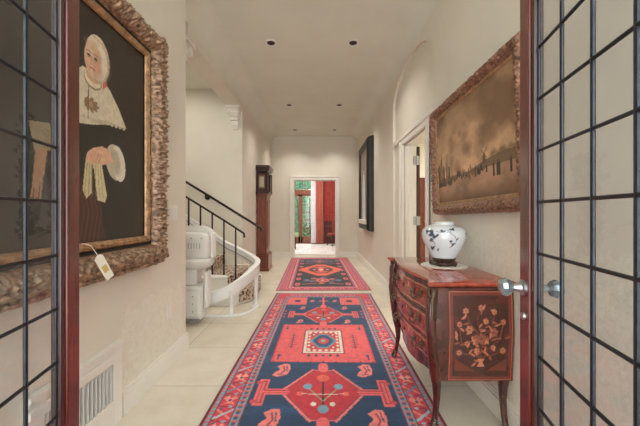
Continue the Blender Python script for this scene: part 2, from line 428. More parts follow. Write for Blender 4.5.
# ------------------------------------------------------------------ end room with French door
YE=12.2
fl=flat('honey boards',(196,176,150),.35)
struct('floor_end_room', MB().box(-3.0,2.2,8.62,YE+.2,-.1,0), fl)
struct('ceiling_end_room', MB().box(-3.0,2.2,8.62,YE+.2,2.95,3.05), M['ceil'])
redwall=flat('red damask wallpaper',(150,44,36),.6,var=.35,nscale=16)
wains=flat('dark red wainscot',(92,30,26),.4,var=.1)
W0,W1,WZ=-1.72,-.17,2.72
struct('wall_end_room', MB().box(-3,W0,YE,YE+.15,.85,2.95).box(W1,2.2,YE,YE+.15,.85,2.95).box(W0,W1,YE,YE+.15,WZ,2.95).box(-3.1,-3,8.62,YE+.15,0,2.95).box(2.1,2.2,8.62,YE,0,2.95), redwall)
struct('trim_4', MB().box(-3,W0,YE,YE+.15,0,.85).box(W1,2.2,YE,YE+.15,0,.85).box(W1,2.1,YE-.03,YE,.82,.88).box(W1,2.1,YE-.02,YE,0,.16).box(.3,.75,YE-.015,YE,.24,.74).box(.85,1.3,YE-.015,YE,.24,.74), wains, bevel=.004)
t=thing('window_1',(-.95,YE,0),'brown wooden French doors with small panes opening on the green garden','window',kind='structure')
wf=wood('brown window frame',(110,58,40),(150,88,62),.35)
b=MB(); b.box(W0,W0+.07,YE,YE+.1,0,WZ).box(W1-.05,W1,YE,YE+.1,0,WZ).box(W0,W1,YE,YE+.1,WZ-.07,WZ).box(W0,W1,YE-.01,YE+.1,1.93,2.12).box(W0,W1,YE,YE+.1,0,.03)
link('frame',b,wf,t,bevel=.004)
for x0,x1 in ((W0+.07,-.735),(-.725,W1-.05)):
    s=MB().box(x0,x0+.075,YE+.02,YE+.07,.03,1.93).box(x1-.075,x1,YE+.02,YE+.07,.03,1.93).box(x0,x1,YE+.02,YE+.07,1.86,1.93).box(x0,x1,YE+.02,YE+.07,.03,.28)
    xm=(x0+x1)/2; s.box(xm-.012,xm+.012,YE+.03,YE+.06,.28,1.86)
    for k in range(1,5): z=.28+k*1.58/5; s.box(x0+.07,x1-.07,YE+.03,YE+.06,z-.012,z+.012)
    lf=link('leaf',s,wf,t); link('pane',MB().box(x0+.07,x1-.07,YE+.042,YE+.047,.28,1.86),M['glass'],lf)
tr=MB()
for x in (-1.3,-.94,-.55): tr.box(x-.012,x+.012,YE+.03,YE+.06,2.12,WZ-.07)
link('transom_bar',tr,wf,t); link('pane',MB().box(W0+.07,W1-.05,YE+.042,YE+.047,2.12,WZ-.07),M['glass'],t)
# curtains
def curtain(x0,x1,y,z0,z1,mat,label,folds,amp):
    n=folds*10; pts=[(x0+(x1-x0)*i/n, y+amp*math.sin(2*PI*folds*i/n)) for i in range(n+1)]
    b=MB(); lev=[z0+(z1-z0)*k/8 for k in range(9)]
    rings=[[(px_+.012*math.sin(k*1.1)*(1-k/8),py_*1.0+0*k,lev[k]) for px_,py_ in pts]+[(px_+.012*math.sin(k*1.1)*(1-k/8),py_+.004,lev[k]) for px_,py_ in pts[::-1]] for k in range(9)]
    b.loft(rings); o=link('curtain',b,mat,smooth=True); return tag(o,label,'curtain')
curtain(-.13,.17,YE-.12,.03,2.8,flat('pink silk',(206,128,112),.6),'salmon pink floor-length curtain at the right of the French doors',5,.035)
curtain(-.32,-.12,YE-.05,.03,2.75,flat('white sheer',(238,236,238),.8),'thin white sheer curtain hanging inside the French doors',4,.02)
tag(link('curtain_rod',MB().cyl((-2.0,YE-.09,2.84),(.4,YE-.09,2.84),.018).ball((-2.0,YE-.09,2.84),.035).ball((.4,YE-.09,2.84),.035),M['brass'],smooth=True),'brass curtain rod above the French doors','curtain rod')
sw=MB(); ro=[]
pts=[(-1.75+1.5*i/40, YE-.14+.02*math.sin(i*1.3)) for i in range(41)]
sw.loft([[(x,y,2.82-.0*k) if k==0 else (x,y-.02,2.56+.10*abs(math.sin(PI*(x+1.75)/.5)) ) for x,y in pts]+[((x,y+.01,2.82) if k==0 else (x,y-.01,2.56+.10*abs(math.sin(PI*(x+1.75)/.5)))) for x,y in pts[::-1]] for k in range(2)])
tag(link('valance',sw,flat('rose valance',(190,110,98),.7),smooth=True),'rose scalloped valance above the French doors','valance')
# light rug in the end room
a=Art(-.95,.62,8.85,11.9,.02,(232,228,222))
for k in range(22):
    cx,cy=RNG.uniform(-.85,.5),RNG.uniform(9.1,11.7)
    a.ell(cx,cy,.09,.16,(196,196,200)); a.ell(cx,cy,.05,.1,(236,232,226)); a.line([(cx-.15,cy),(cx+.15,cy+.1)],.02,(206,204,206))
for q in (.06,.14): 
    a.rect(-.95+q,-.93+q,8.85,11.9,(205,200,200)); a.rect(.60-q,.62-q,8.85,11.9,(205,200,200)); a.rect(-.95,.62,8.85+q,8.9+q,(205,200,200)); a.rect(-.95,.62,11.85-q,11.9-q,(205,200,200))
o=art_obj('rug',a,lambda u,v:(u,v,.012),M['rug'],None,(0,0,-.011)); tag(o,'pale grey and white patterned rug on the floor of the end room','rug')
# chairs in the end room
def parlour_chair(cx,cy,ang,fab,label):
    t=thing('parlour_chair',(cx,cy,.013),label,'chair'); Rm=Matrix.Translation((cx,cy,.013))@Matrix.Rotation(ang,4,'Z')
    link('seat',MB().box(-.25,.25,-.24,.24,.38,.46),fab,t,bevel=.03,mtx=Rm)
    link('seat_frame',MB().box(-.255,.255,-.245,.245,.33,.38),M['doordark'],t,bevel=.006,mtx=Rm)
    bk=MB(); rings=[]
    for k in range(8):
        z=.5+.5*k/7; w=.2+.04*math.sin(PI*k/7)-.05*(k==7); y=.22+.07*k/7
        rings.append([(-w,y-.03,z),(w,y-.03,z),(w,y+.03,z),(-w,y+.03,z)])
    bk.loft(rings); link('backrest',bk,fab,t,bevel=.015,mtx=Rm)
    for sx in (-1,1):
        for sy in (-1,1):
            link('leg',MB().tube([(sx*.22,sy*.21,.34),(sx*.235,sy*.23,.2),(sx*.215,sy*.22,.06),(sx*.23,sy*.24,0)],[.028,.022,.014,.018],8),M['doordark'],t,smooth=True,mtx=Rm)
        link('arm',MB().tube([(sx*.25,.24,.72),(sx*.28,.05,.70),(sx*.27,-.16,.68),(sx*.25,-.2,.60),(sx*.25,-.15,.40)],.018,8),M['doordark'],t,smooth=True,mtx=Rm)
parlour_chair(.60,11.3,math.radians(200),flat('red plush',(150,62,50),.8),'red upholstered armchair under the red wall at the right of the end room')
parlour_chair(-1.02,10.35,math.radians(95),flat('grey floral fabric',(150,150,140),.8),'grey upholstered armchair just inside the left of the end doorway')
# garden outside
struct('ground', MB().box(-12,10,YE+.2,26,-.25,-.05), flat('lawn',(120,140,84),.9,var=.3))
def shrub(cx,cy,h,r,seed,label):
    rr=random.Random(seed); t=thing('garden_shrub',(cx,cy,-.05),label,'shrub')
    b=MB()
    for i in range(2600):
        a=rr.uniform(0,2*PI); q=rr.random()**.5*r*(.7+.4*math.sin(3*a+seed)); z=rr.uniform(.1,h)
        q*=math.sin(PI*min(1,max(.05,(z/h)*.86+.14)))**.5
        p=Vector((cx+q*math.cos(a),cy+q*math.sin(a),z)); u=Vector((rr.uniform(-1,1),rr.uniform(-1,1),rr.uniform(-1,1))).normalized(); w=u.cross(Vector((rr.uniform(-1,1),rr.uniform(-1,1),rr.uniform(-1,1)))).normalized()
        s=rr.uniform(.05,.1); b.add([p-u*s,p+w*s*.5,p+u*s,p-w*s*.5],[(0,1,2,3)])
    link('foliage',b,flat('leaves %d'%seed,(58,104,78) if seed%2 else (96,136,96),.6,var=.4,nscale=3),t)
    s=MB()
    for k in range(5):
        a=k*1.3; s.tube([(cx,cy,-.05),(cx+.15*math.cos(a),cy+.15*math.sin(a),h*.4),(cx+.4*r*math.cos(a),cy+.4*r*math.sin(a),h*.8)],[.04,.03,.012],6)
    link('stem',s,M['doordark'],t,smooth=True)
shrub(-1.1,17.6,4.6,1.7,1,'tall green garden shrub outside, left pane of the French doors')
shrub(-.25,14.2,1.7,.75,2,'pale low garden shrub outside, right pane of the French doors')
hb=MB(); hn=fbm(60,120,(12,24),3,88); NXh,NZh=120,30
rings=[]
for i in range(NXh):
    x=-9+18*i/(NXh-1); ring=[]
    for j in range(NZh):
        a_=PI*j/(NZh-1); ring.append((x+.3*(hn[j,i]-.5), 21-1.1*math.cos(a_)*(.9+.9*(hn[j+20,i]-.5)), -.06+5.2*math.sin(a_)**.6*(.92+.35*(hn[j,i]-.5)) if 0<j<NZh-1 else -.06))
    rings.append(ring)
hb.loft(rings,closed=True)
tag(link('hedge',hb,flat('hedge leaves',(70,116,84),.8,var=.6,nscale=9,bumps=1)),'tall clipped green hedge closing off the garden','hedge')

# ------------------------------------------------------------------ downlights
def downlight(x,y,label,vis=True):
    t=thing('recessed_downlight',(x,y,ZC),label,'ceiling light','recessed ceiling downlights')
    link('trim_ring',MB().lathe([(.045,0),(.075,-.002),(.08,-.008),(.072,-.014),(.05,-.012),(.045,-.003)],(x,y,ZC),28),M['trim'],t,smooth=True)
    link('lamp_eyeball',MB().lathe([(.049,-.001),(.048,-.014),(.03,-.020),(.012,-.016),(.004,-.012)],(x,y,ZC),24),M['iron'],t,smooth=True)
    L=bpy.data.lights.new('lamp','SPOT'); L.energy=DL; L.spot_size=math.radians(125); L.spot_blend=.9; L.shadow_soft_size=.06; L.color=(1,.95,.88)
    o=bpy.data.objects.new('lamp_light',L); C.objects.link(o); o.parent=t; o.location=(0,0,-.04)
DL=30
for (x,y,l) in ((-.59,3.81,'nearest visible recessed downlight, left row of the hall ceiling'),(.42,3.81,'nearest visible recessed downlight, right row of the hall ceiling'),
    (-.58,6.0,'middle recessed downlight, left row of the hall ceiling'),(.39,6.0,'middle recessed downlight, right row of the hall ceiling'),
    (-.61,7.8,'farthest recessed downlight, left row, closest to the back wall'),(.39,7.8,'farthest recessed downlight, right row, closest to the back wall')):
    downlight(x,y,l)

# ------------------------------------------------------------------ leaded glass doors
def leaded_door(name, fx, fy, dx, dy, n_out, label):
    """free edge at fx,fy ; (dx,dy) unit direction towards the hinge ; n_out = normal facing the hall axis"""
    t=thing(name,(fx+dx*.72,fy+dy*.72,0),label,'door',kind='structure')
    nx_,ny_=n_out
    def P(s,q,z): return (fx+dx*s+nx_*q, fy+dy*s+ny_*q, z)
    def bx(mb,s0,s1,q0,q1,z0,z1):
        v=[P(s,q,z) for z in (z0,z1) for q in (q0,q1) for s in (s0,s1)]
        mb.add(v,[(0,2,3,1),(4,5,7,6),(0,1,5,4),(2,6,7,3),(0,4,6,2),(1,3,7,5)])
    T=.018; H=2.32; g0,g1,gz0,gz1=.125,.595,.355,2.107
    for (a,c) in ((.04,.105),(.615,.72)):
        m=MB(); bx(m,a,c,-T,T,.01,H); link('stile',m,M['door'],t,bevel=.004)
    for (a,c) in ((.01,gz0-.02),(gz1+.02,H)):
        m=MB(); bx(m,.105,.615,-T,T,a,c); link('rail',m,M['door'],t,bevel=.004)
    m=MB(); bx(m,.105,.125,-.013,.013,gz0-.02,gz1+.02); bx(m,.595,.615,-.013,.013,gz0-.02,gz1+.02); bx(m,.125,.595,-.013,.013,gz0-.02,gz0); bx(m,.125,.595,-.013,.013,gz1,gz1+.02)
    link('glazing_bead',m,M['doordark'],t,bevel=.004)
    m=MB(); v=[P(s,0,z) for z in (gz0,gz1) for s in (g0,g1)]; m.add(v,[(0,1,3,2)])
    link('glass',m,M['glassd'],t)
    m=MB()
    for k in range(0,5):
        s=g0+k*.1175; 
        w=.004
        m.tube([P(s,0,gz0),P(s,0,gz1)],.0048,8)
    k=0; z=gz0
    while z<=gz1+.001:
        m.tube([P(g0,0,z),P(g1,0,z)],.0045,8); z+=.146
    link('lead_came',m,M['lead'],t,smooth=True)
    # knobs both sides on the free stile
    for sg in ((1,-1) if fx>0 else ()):
        kb=MB(); N=Vector((nx_,ny_,0))*sg; c=Vector(P(.07,0,.975)); side=Vector((dx,dy,0)); up=Vector((0,0,1))
        def ring(q,r,n=20,jag=0): return [tuple(c+N*q+side*r*(1+jag*(k%2))*math.cos(2*PI*k/n)+up*r*(1+jag*(k%2))*math.sin(2*PI*k/n)) for k in range(n)]
        rs=MB().loft([ring(T,.024),ring(T+.006,.024),ring(T+.009,.016),ring(T+.03,.009)]); ro=link('rose',rs,M['steel'],t,smooth=True)
        kb.loft([ring(T+.03,.012),ring(T+.036,.022,20,-.06),ring(T+.05,.028,20,-.06),ring(T+.062,.024,20,-.06),ring(T+.068,.012,20,-.06)]); link('door_knob',kb,M['crystal'],t)
        ky=MB(); c=Vector(P(.072,0,.89)); ky.loft([ring(T,.012),ring(T+.006,.011),ring(T+.007,.004)]); link('keyhole_plate',ky,M['steel'],t,smooth=True)
    hg=MB()
    for z in (.3,1.2,2.1): hg.cyl(P(.725,T*1.0,z-.05),P(.725,T*1.0,z+.05),.008)
    link('hinge',hg,M['brass'],t,smooth=True)
leaded_door('door_1',-.742,.963,.2226,-.9749,(.9749,.2226),'tall mahogany door with leaded rectangular panes, left side of the hall entrance')
leaded_door('door_2', .650,1.000,-.2142,-.9768,(-.9768,.2142),'tall mahogany door with leaded rectangular panes and glass knob, right side beside the commode')

# ------------------------------------------------------------------ picture frames
def frame_mesh(W,H,prof,ornate=0,seed=0,step=.008,scal=0):
    """rect opening W x H centred on 0 ; prof = [(outward, height)] ; returns MB in (u,v,w)"""
    if ornate:
        P_=np.array(prof,float); tt_=np.linspace(0,len(prof)-1,34)
        prof=[(float(np.interp(q,range(len(P_)),P_[:,0])),float(np.interp(q,range(len(P_)),P_[:,1]))) for q in tt_]
    mb=MB(); nn=len(prof); f=fbm(256,256,(40,40),3,seed)
    per=0
    for side in range(4):
        L=(W if side%2==0 else H); Lo=L/2
        n=int((L+2*prof[-1][0])/step)
        rows=[]
        for i in range(n+1):
            t=i/n*2-1; row=[]
            for j,(o,h) in enumerate(prof):
                ex=(Lo+o)*t; q=o; hh=h
                if ornate:
                    jj=j/(nn-1); env=math.sin(PI*jj)**.5 if 0<j<nn-1 else 0
                    endf=min(1,(1-abs(t))*12)
                    s_=ex+side*3.1
                    pat=(math.sin(s_*2*PI/.085+6*jj)*math.sin(jj*PI*3.2+.8)+.8*math.sin(s_*2*PI/.034-9*jj)+.6*math.sin(s_*2*PI/.021+14*jj))*.62
                    pat+=1.5*(f[int((s_*260)%256),int(jj*90+side*30)%256]-.5)*2
                    hh=h+ornate*env*pat*(0.35+.65*endf)
                    if scal and j>=nn-3: q=o+scal*(.5+.5*math.sin(s_*2*PI/.085))*endf*(.4+.6*f[int((s_*140)%256),7])
                if side==0: p=(ex,-(H/2+q),hh)
                elif side==1: p=(W/2+q,ex,hh)
                elif side==2: p=(-ex,H/2+q,hh)
                else: p=(-(W/2+q),-ex,hh)
                row.append(p)
            rows.append(row)
        mb.add([p for r in rows for p in r],[(i*nn+j,i*nn+j+1,(i+1)*nn+j+1,(i+1)*nn+j) for i in range(n) for j in range(nn-1)])
    return mb
def place_left(X,Yc,Zc):   # u=+y v=+z w=+x
    return Matrix(((0,0,1,X),(1,0,0,Yc),(0,1,0,Zc),(0,0,0,1)))
def place_right(X,Yc,Zc):  # u=-y v=+z w=-x
    return Matrix(((0,0,-1,X),(-1,0,0,Yc),(0,1,0,Zc),(0,0,0,1)))

# portrait on the left wall --------------------------------------------------
PW,PH=1.03,1.16; Yc,Zc=1.480,1.632
Mx=place_left(XL,Yc,Zc)
t=thing('portrait_painting',(XL,Yc,Zc),'large ornately framed portrait of a woman in white cap and collar, on left wall','painting')
a=Art(.92,1.95,1.052,2.212,.0036,(44,36,30))
n=fbm(a.ny,a.nx,(5,5),4,3); a.c*= (.8+.45*n)[...,None]
bgc=a.c.copy()
# body of the dark dress
a.poly([(1.10,1.05),(1.12,1.45),(1.20,1.66),(1.36,1.86),(1.58,1.88),(1.70,1.74),(1.80,1.58),(1.86,1.35),(1.84,1.05)],(34,34,28),.9)
a.poly([(1.62,1.62),(1.76,1.62),(1.84,1.4),(1.80,1.30),(1.66,1.40)],(40,40,33),.8)
# red skirt
a.poly([(1.25,1.05),(1.28,1.30),(1.42,1.37),(1.52,1.30),(1.60,1.05)],(74,40,32),.8)
for k in range(9):
    yy=1.30+.03*k; a.line([(yy,1.34-.01*k),(yy+.02,1.2),(yy-.01,1.06)],.008,(116,62,48),.6)
# sleeve and hand at the near side
a.poly([(1.155,1.56),(1.25,1.575),(1.27,1.50),(1.25,1.46),(1.18,1.45)],(168,150,120))
a.poly([(1.185,1.46),(1.24,1.465),(1.225,1.36),(1.20,1.30),(1.17,1.31)],(186,142,108))
for k in range(4): a.line([(1.178+.012*k,1.33),(1.168+.012*k,1.265-.012*(k%2))],.010,(180,134,102))
# collar
a.poly([(1.26,1.66),(1.34,1.83),(1.43,1.90),(1.56,1.90),(1.62,1.86),(1.70,1.78),(1.765,1.69),(1.70,1.685),(1.60,1.67),(1.50,1.64),(1.42,1.625),(1.33,1.64)],(214,204,178))
a.poly([(1.48,1.66),(1.60,1.69),(1.765,1.69),(1.66,1.68),(1.55,1.655)],(180,168,140),.7)
for k in range(14): a.ell(1.30+.034*k,1.655+.0022*k,.012,.008,(196,186,160))
a.line([(1.47,1.86),(1.465,1.66)],.006,(70,60,46))
a.ell(1.50,1.865,.062,.05,(150,134,104)); a.ell(1.50,1.872,.058,.047,(226,212,184))
a.poly([(1.565,1.84),(1.60,1.87),(1.595,1.90),(1.57,1.89)],(206,104,92))
# neck, head, cap
a.poly([(1.45,1.90),(1.55,1.90),(1.55,1.86),(1.50,1.845),(1.46,1.86)],(206,168,136))
a.ell(1.535,1.985,.085,.115,(216,204,182)); a.ell(1.548,1.975,.079,.108,(170,150,122),.55,.15); a.ell(1.530,1.985,.076,.110,(224,214,192))
a.line([(1.50,2.085),(1.56,2.075),(1.60,2.03),(1.612,1.97)],.010,(196,150,120),.6)
a.ell(1.500,1.963,.060,.090,(222,188,158),1,.06); a.ell(1.53,1.945,.032,.07,(196,150,118),.5,.4)
a.ell(1.49,2.035,.045,.022,(206,178,146),.5,.4)
for cx in (1.470,1.517): a.ell(cx,1.974,.012,.0065,(60,40,34),.95,.3); a.ell(cx,1.962,.013,.004,(176,128,104),.6,.3); a.line([(cx-.014,1.991),(cx,1.995),(cx+.014,1.990)],.005,(150,108,82),.8)
a.line([(1.490,1.975),(1.483,1.945),(1.492,1.938)],.005,(176,120,94),.8)
a.line([(1.478,1.915),(1.492,1.918),(1.510,1.914)],.007,(176,76,66)); a.ell(1.468,1.938,.016,.018,(222,140,116),.35,.5); a.ell(1.525,1.938,.016,.018,(222,140,116),.35,.5)
# bow brooch
for an in np.linspace(0,2*PI,8,endpoint=False): a.ell(1.485+.035*math.cos(an),1.735+.020*math.sin(an),.022,.010,(132,104,72),.9,0,an*.5)
a.ell(1.485,1.735,.014,.014,(170,140,100))
# cuff, hand, gloves
a.ell(1.665,1.478,.072,.098,(196,188,164),1,0,.25); a.ell(1.695,1.475,.058,.100,(230,224,204),1,0,.25); a.ell(1.668,1.480,.040,.072,(176,164,136),.8,.2,.25)
a.poly([(1.62,1.54),(1.56,1.545),(1.50,1.525),(1.46,1.495),(1.45,1.46),(1.48,1.44),(1.55,1.445),(1.62,1.465),(1.655,1.48)],(222,178,146))
for k in range(4): a.line([(1.49+.012*k,1.51-.004*k),(1.455+.02*k,1.46),(1.465+.018*k,1.43)],.013,(214,168,136)); a.line([(1.50+.02*k,1.50),(1.47+.02*k,1.445)],.003,(160,110,84),.8)
a.poly([(1.45,1.46),(1.49,1.45),(1.49,1.30),(1.455,1.27),(1.43,1.31)],(206,194,150))
a.poly([(1.50,1.45),(1.56,1.45),(1.60,1.29),(1.585,1.255),(1.53,1.265)],(214,202,160))
for k in range(6): yy=1.44+.026*k; a.line([(1.46+.018*k,1.44),(yy,1.28)],.004,(140,128,92),.8)
a.c*=(.93+.14*fbm(a.ny,a.nx,(60,60),2,9))[...,None]
art_obj('canvas',a,lambda u,v:(XL+.045,u+.045,v),M['paint'],t,(-.02,0,0))
# inner gilt slip, dark fillet, ornate outer
link('inner_slip',frame_mesh(PW-.01,PH-.01,[(0,.05),(.004,.062),(.02,.072),(.034,.07),(.042,.06)],.003,5,.006),M['gilt'],t,smooth='all',mtx=Mx)
link('black_fillet',frame_mesh(PW+.07,PH+.07,[(0,.058),(.012,.052),(.026,.056)]),M['ebony'],t,mtx=Mx)
link('carved_frame',frame_mesh(PW+.115,PH+.115,[(0,.058),(.01,.085),(.022,.105),(.036,.118),(.05,.125),(.064,.128),(.078,.122),(.09,.108),(.102,.09),(.112,.068),(.122,.08),(.138,.07),(.150,.03)],.0135,2,.0045,.006),M['giltold'],t,smooth='all',mtx=Mx)
link('frame_back',frame_mesh(PW+.0,PH+.0,[(0,.0),(.0,.03),(.17,.05),(.198,.04),(.198,.0)]),M['giltside'],t,mtx=Mx)
for (su,sv) in ((1,1),(1,-1),(-1,1),(-1,-1)):
    m=MB(); cu,cvv=su*(PW/2+.125),sv*(PH/2+.125); rr=random.Random(su*3+sv)
    for k in range(16):
        an=k*2.4; q=.017*math.sqrt(k)
        m.ball((cu+q*math.cos(an),cvv+q*math.sin(an),.115-.0012*k*k*.25+rr.uniform(-.006,.008)),.020,.018,.018,10)
    for k in range(7):
        an=math.atan2(sv,su)+(k-3)*.33; m.tube([(cu,cvv,.11),(cu+.035*math.cos(an),cvv+.035*math.sin(an),.105),(cu+.06*math.cos(an+.2),cvv+.06*math.sin(an+.2),.085)],[.014,.012,.006],8)
    link('corner_ornament',m,M['giltold'],t,smooth='all',mtx=Mx)
# price tag hanging off the bottom of the frame
t=thing('price_tag',(-1.0,1.44,.94),'white paper tag dangling on a string from the portrait frame','tag')
c=Vector((-.992,1.432,.950)); u=Vector((-.03,.55,.84)).normalized(); u=Vector((.02,-.60,.8)).normalized(); w=Vector((.35,.85,.39)); w=(w-u*w.dot(u)).normalized()
nrm=u.cross(w)
m=MB(); hw,hh,th=.020,.074,.0008
pr=[(-hw,-hh),(hw,-hh),(hw,hh-.012),(hw-.012,hh),(-hw+.012,hh),(-hw,hh-.012)]
vv=[c+w*x+u*y+nrm*s*th for s in (-1,1) for x,y in pr]
m.add(vv,[(0,1,2,3,4,5),(11,10,9,8,7,6)]+[(i,(i+1)%6,6+(i+1)%6,6+i) for i in range(6)])
link('card',m,M['paper'],t)
m=MB(); 
m.obox(c+w*0-u*.01+nrm*.001,w*.012,u*.02,nrm*.0004); m.obox(c+w*0-u*.01-nrm*.001,w*.012,u*.02,nrm*.0004)
link('tag_mark',m,flat('tan print',(206,180,110),.7),t)
top=c+u*.055; link('string',MB().tube([top-u*.003,top+u*.03+Vector((-.0,0,.0)),(-1.02,1.385,1.055),(-1.06,1.385,1.065)],.0012,6),M['lace'],t)

# landscape on the right wall -------------------------------------------------
LW,LH=1.04,.70
Lc=(XR-.012,2.09,1.64)
# hangs slightly crooked and leans out from the wall
Rr=place_right(*Lc)@Matrix.Rotation(.020,4,'Z')@Matrix.Rotation(.03,4,'X')
t=thing('landscape_painting',Lc,'gilt framed brown landscape of figures under a cloudy sky, right wall above the commode','painting')
a=Art(-LW/2,LW/2,-LH/2,LH/2,.0038,(150,118,86))
f1=fbm(a.ny,a.nx,(3,4),5,21); f2=fbm(a.ny,a.nx,(8,9),4,22)
diag=a.U*.9+a.V*1.5
cl=np.clip((f1-.42)*4.5+.35*np.sin(diag*8+f2*5),0,1)
top=np.array((100,76,54.)); lo=np.array((226,184,142.))
hz=-.155
g=np.clip((a.V-hz)/(LH/2-hz),0,1)
sky=lo*(1-g[...,None]*.55)+top*g[...,None]*.55
sky=sky*(1-cl[...,None]*.62)+np.array((104,76,52.))*cl[...,None]*.62
sky=sky*(.86+.3*f2)[...,None]
a.c=sky
gr=np.array((172,134,106.))*(.72+.5*f2)[...,None]; gk=(a.V<hz).astype(float)[...,None]; a.c=a.c*(1-gk)+gr*gk
a.put(((a.V<-.25)).astype(float)*np.clip((-.25-a.V)*9,0,1),(88,62,42),.7)
a.poly([(.02,hz),(.20,hz+.035),(.36,hz+.05),(.55,hz+.05),(.55,hz-.01),(0,hz-.01)],(112,88,64),.9)
# buildings and boats at the far (left) end
for (u,w,h) in ((-.50,.05,.13),(-.45,.03,.2),(-.41,.045,.11),(-.36,.02,.15),(-.31,.05,.09)):
    a.poly([(u-w/2,hz-.03),(u-w/2,hz+h*.7),(u,hz+h),(u+w/2,hz+h*.7),(u+w/2,hz-.03)],(94,70,50),.9)
for (u,h) in ((-.47,.16),(-.34,.18),(-.27,.15)): a.line([(u,hz-.03),(u,hz+h)],.006,(74,52,36)); a.poly([(u,hz+h*.9),(u+.035,hz+.02),(u,hz+.01)],(150,122,92),.8)
for (u,w) in ((-.49,.06),(-.40,.05),(-.30,.04)): a.poly([(u-w,hz-.03),(u+w,hz-.03),(u+w*.7,hz-.065),(u-w*.7,hz-.065)],(70,50,36))
# windmill
a.poly([(.175,hz+.02),(.19,hz+.075),(.205,hz+.075),(.22,hz+.02)],(96,70,50)); a.line([(.165,hz+.105),(.23,hz+.045)],.005,(84,60,42)); a.line([(.165,hz+.045),(.23,hz+.105)],.005,(84,60,42))
for k in range(9): u=.28+.03*k; a.ell(u+.004,hz+.055+.01*math.sin(k*2.3),.018,.016,(112,86,60),.6,.5)
rr=random.Random(5)
for k in range(46):                                          # crowd
    u=-.42+.66*(k/46)+rr.uniform(-.008,.008); z=hz-.035+rr.uniform(-.02,.02); h=rr.uniform(.035,.055); cc=rr.choice([(58,42,32),(84,60,44),(50,36,30),(120,84,58)])
    a.poly([(u-.009,z),(u-.006,z+h*.8),(u+.006,z+h*.8),(u+.009,z)],cc); a.ell(u,z+h*.92,.006,.007,(110,76,56))
for u in (.295,.335,.352,.46):
    a.poly([(u-.010,hz-.075),(u-.009,hz-.005),(u+.009,hz-.005),(u+.010,hz-.075)],(56,40,32)); a.ell(u,hz+.005,.007,.009,(96,66,50))
for k in range(5): u=-.30+.16*k; a.line([(u,hz-.11),(u+.05,hz-.115)],.006,(180,150,118),.5)
link_t=Rr
art_obj('canvas',a,lambda u,v:tuple(Rr@Vector((u,v,.045))),M['paint'],t)
link('inner_slip',frame_mesh(LW-.01,LH-.01,[(0,.046),(.006,.056),(.018,.05),(.026,.054)],0,7),M['gilt'],t,smooth='all',mtx=Rr)
link('carved_frame',frame_mesh(LW+.03,LH+.03,[(0,.05),(.01,.066),(.024,.078),(.038,.084),(.05,.082),(.062,.07),(.072,.052),(.078,.03),(.078,.004)],.0055,8,.004,.003),flat('brown gilt frame',(140,104,84),.42,.35,var=.7,nscale=50,bumps=.8),t,smooth='all',mtx=Rr)

# black framed picture far down the right wall
BY0,BY1,BZ0,BZ1=5.98,7.28,.84,2.70
t=thing('shadow_box_picture',(XR,6.7,1.77),'deep black framed picture with a pale figure, far end of the right wall','painting')
Rb=place_right(XR,(BY0+BY1)/2,(BZ0+BZ1)/2)
W_=BY1-BY0-.36; H_=BZ1-BZ0-.36
link('black_frame',frame_mesh(W_,H_,[(0,.10),(.01,.115),(.04,.118),(.07,.13),(.12,.135),(.15,.12),(.17,.09),(.18,.04),(.18,.0)]),M['ebony'],t,mtx=Rb)
a=Art(-W_/2,W_/2,-H_/2,H_/2,.012,(120,92,74)); n=fbm(a.ny,a.nx,(4,4),4,31); a.c*=(.75+.5*n)[...,None]
a.poly([(-.18,-H_/2),(-.22,-.1),(-.10,.25),(.08,.25),(.2,-.1),(.22,-H_/2)],(206,216,226)); a.ell(-.01,.34,.075,.1,(206,176,150)); a.ell(0,.40,.1,.08,(90,70,58)); a.line([(-.02,.2),(.02,-.6)],.02,(120,130,142))
art_obj('canvas',a,lambda u,v:tuple(Rb@Vector((u,v,.103))),M['paint'],t)
m=MB().box(-W_/2-.02,W_/2+.02,-H_/2-.05,-H_/2+.04,.105,.15); link('label_ledge',m,M['lace'],t,bevel=.004,mtx=Rb)

# ------------------------------------------------------------------ vent, switches, thermostat
t=thing('wall_vent',(XL,1.57,0),'white painted return air grille low on the left wall beside the leaded door','vent')
b=MB(); y0,y1,g0,g1,z0,z1=1.22,1.81,1.30,1.735,.15,.355
b.box(XL,XL+.022,y0,g0,0,.44).box(XL,XL+.022,g1,y1,0,.44).box(XL,XL+.022,g0,g1,0,z0).box(XL,XL+.022,g0,g1,z1,.44)
b.box(XL,XL+.034,y0,y1+.006,.44,.465).box(XL,XL+.028,y0,y1,.425,.44).box(XL+.022,XL+.034,y0,g1+.01,.375,.41)
link('surround',b,M['trim'],t,bevel=.003)
link('duct',MB().box(XL+.001,XL+.003,g0,g1,z0,z1),M['recess'],t)
for k in range(15):
    y=g0+.014+k*(g1-g0-.02)/14.5; link('slat',MB().obox((XL+.012,y,(z0+z1)/2),(.009,.004,0),(.0008,-.0018,0),(0,0,(z1-z0)/2)),M['slat'],t)
def plate(y,z,w,h,label,cat,name,X=XL,s=1):
    t=thing(name,(X,y,z),label,cat)
    link('cover_plate',MB().box(X,X+s*.006,y-w/2,y+w/2,z-h/2,z+h/2),M['trim'],t,bevel=.002); return t
t=plate(2.47,1.20,.17,.125,'white triple light switch plate at the end of the left wall','switch','light_switch')
for dy in (-.05,0,.05): link('rocker',MB().box(XL+.005,XL+.011,2.47+dy-.015,2.47+dy+.015,1.17,1.23),M['white'],t,bevel=.002)
t=plate(2.42,.44,.075,.125,'white power outlet plate low on the left wall','outlet','wall_outlet')
for dz in (-.025,.025): link('socket',MB().box(XL+.005,XL+.009,2.402,2.438,.44+dz-.015,.44+dz+.015),M['white'],t,bevel=.002)
t=thing('thermostat',(XF,8.0,1.53),'small black thermostat on the far left wall beyond the clock','thermostat')
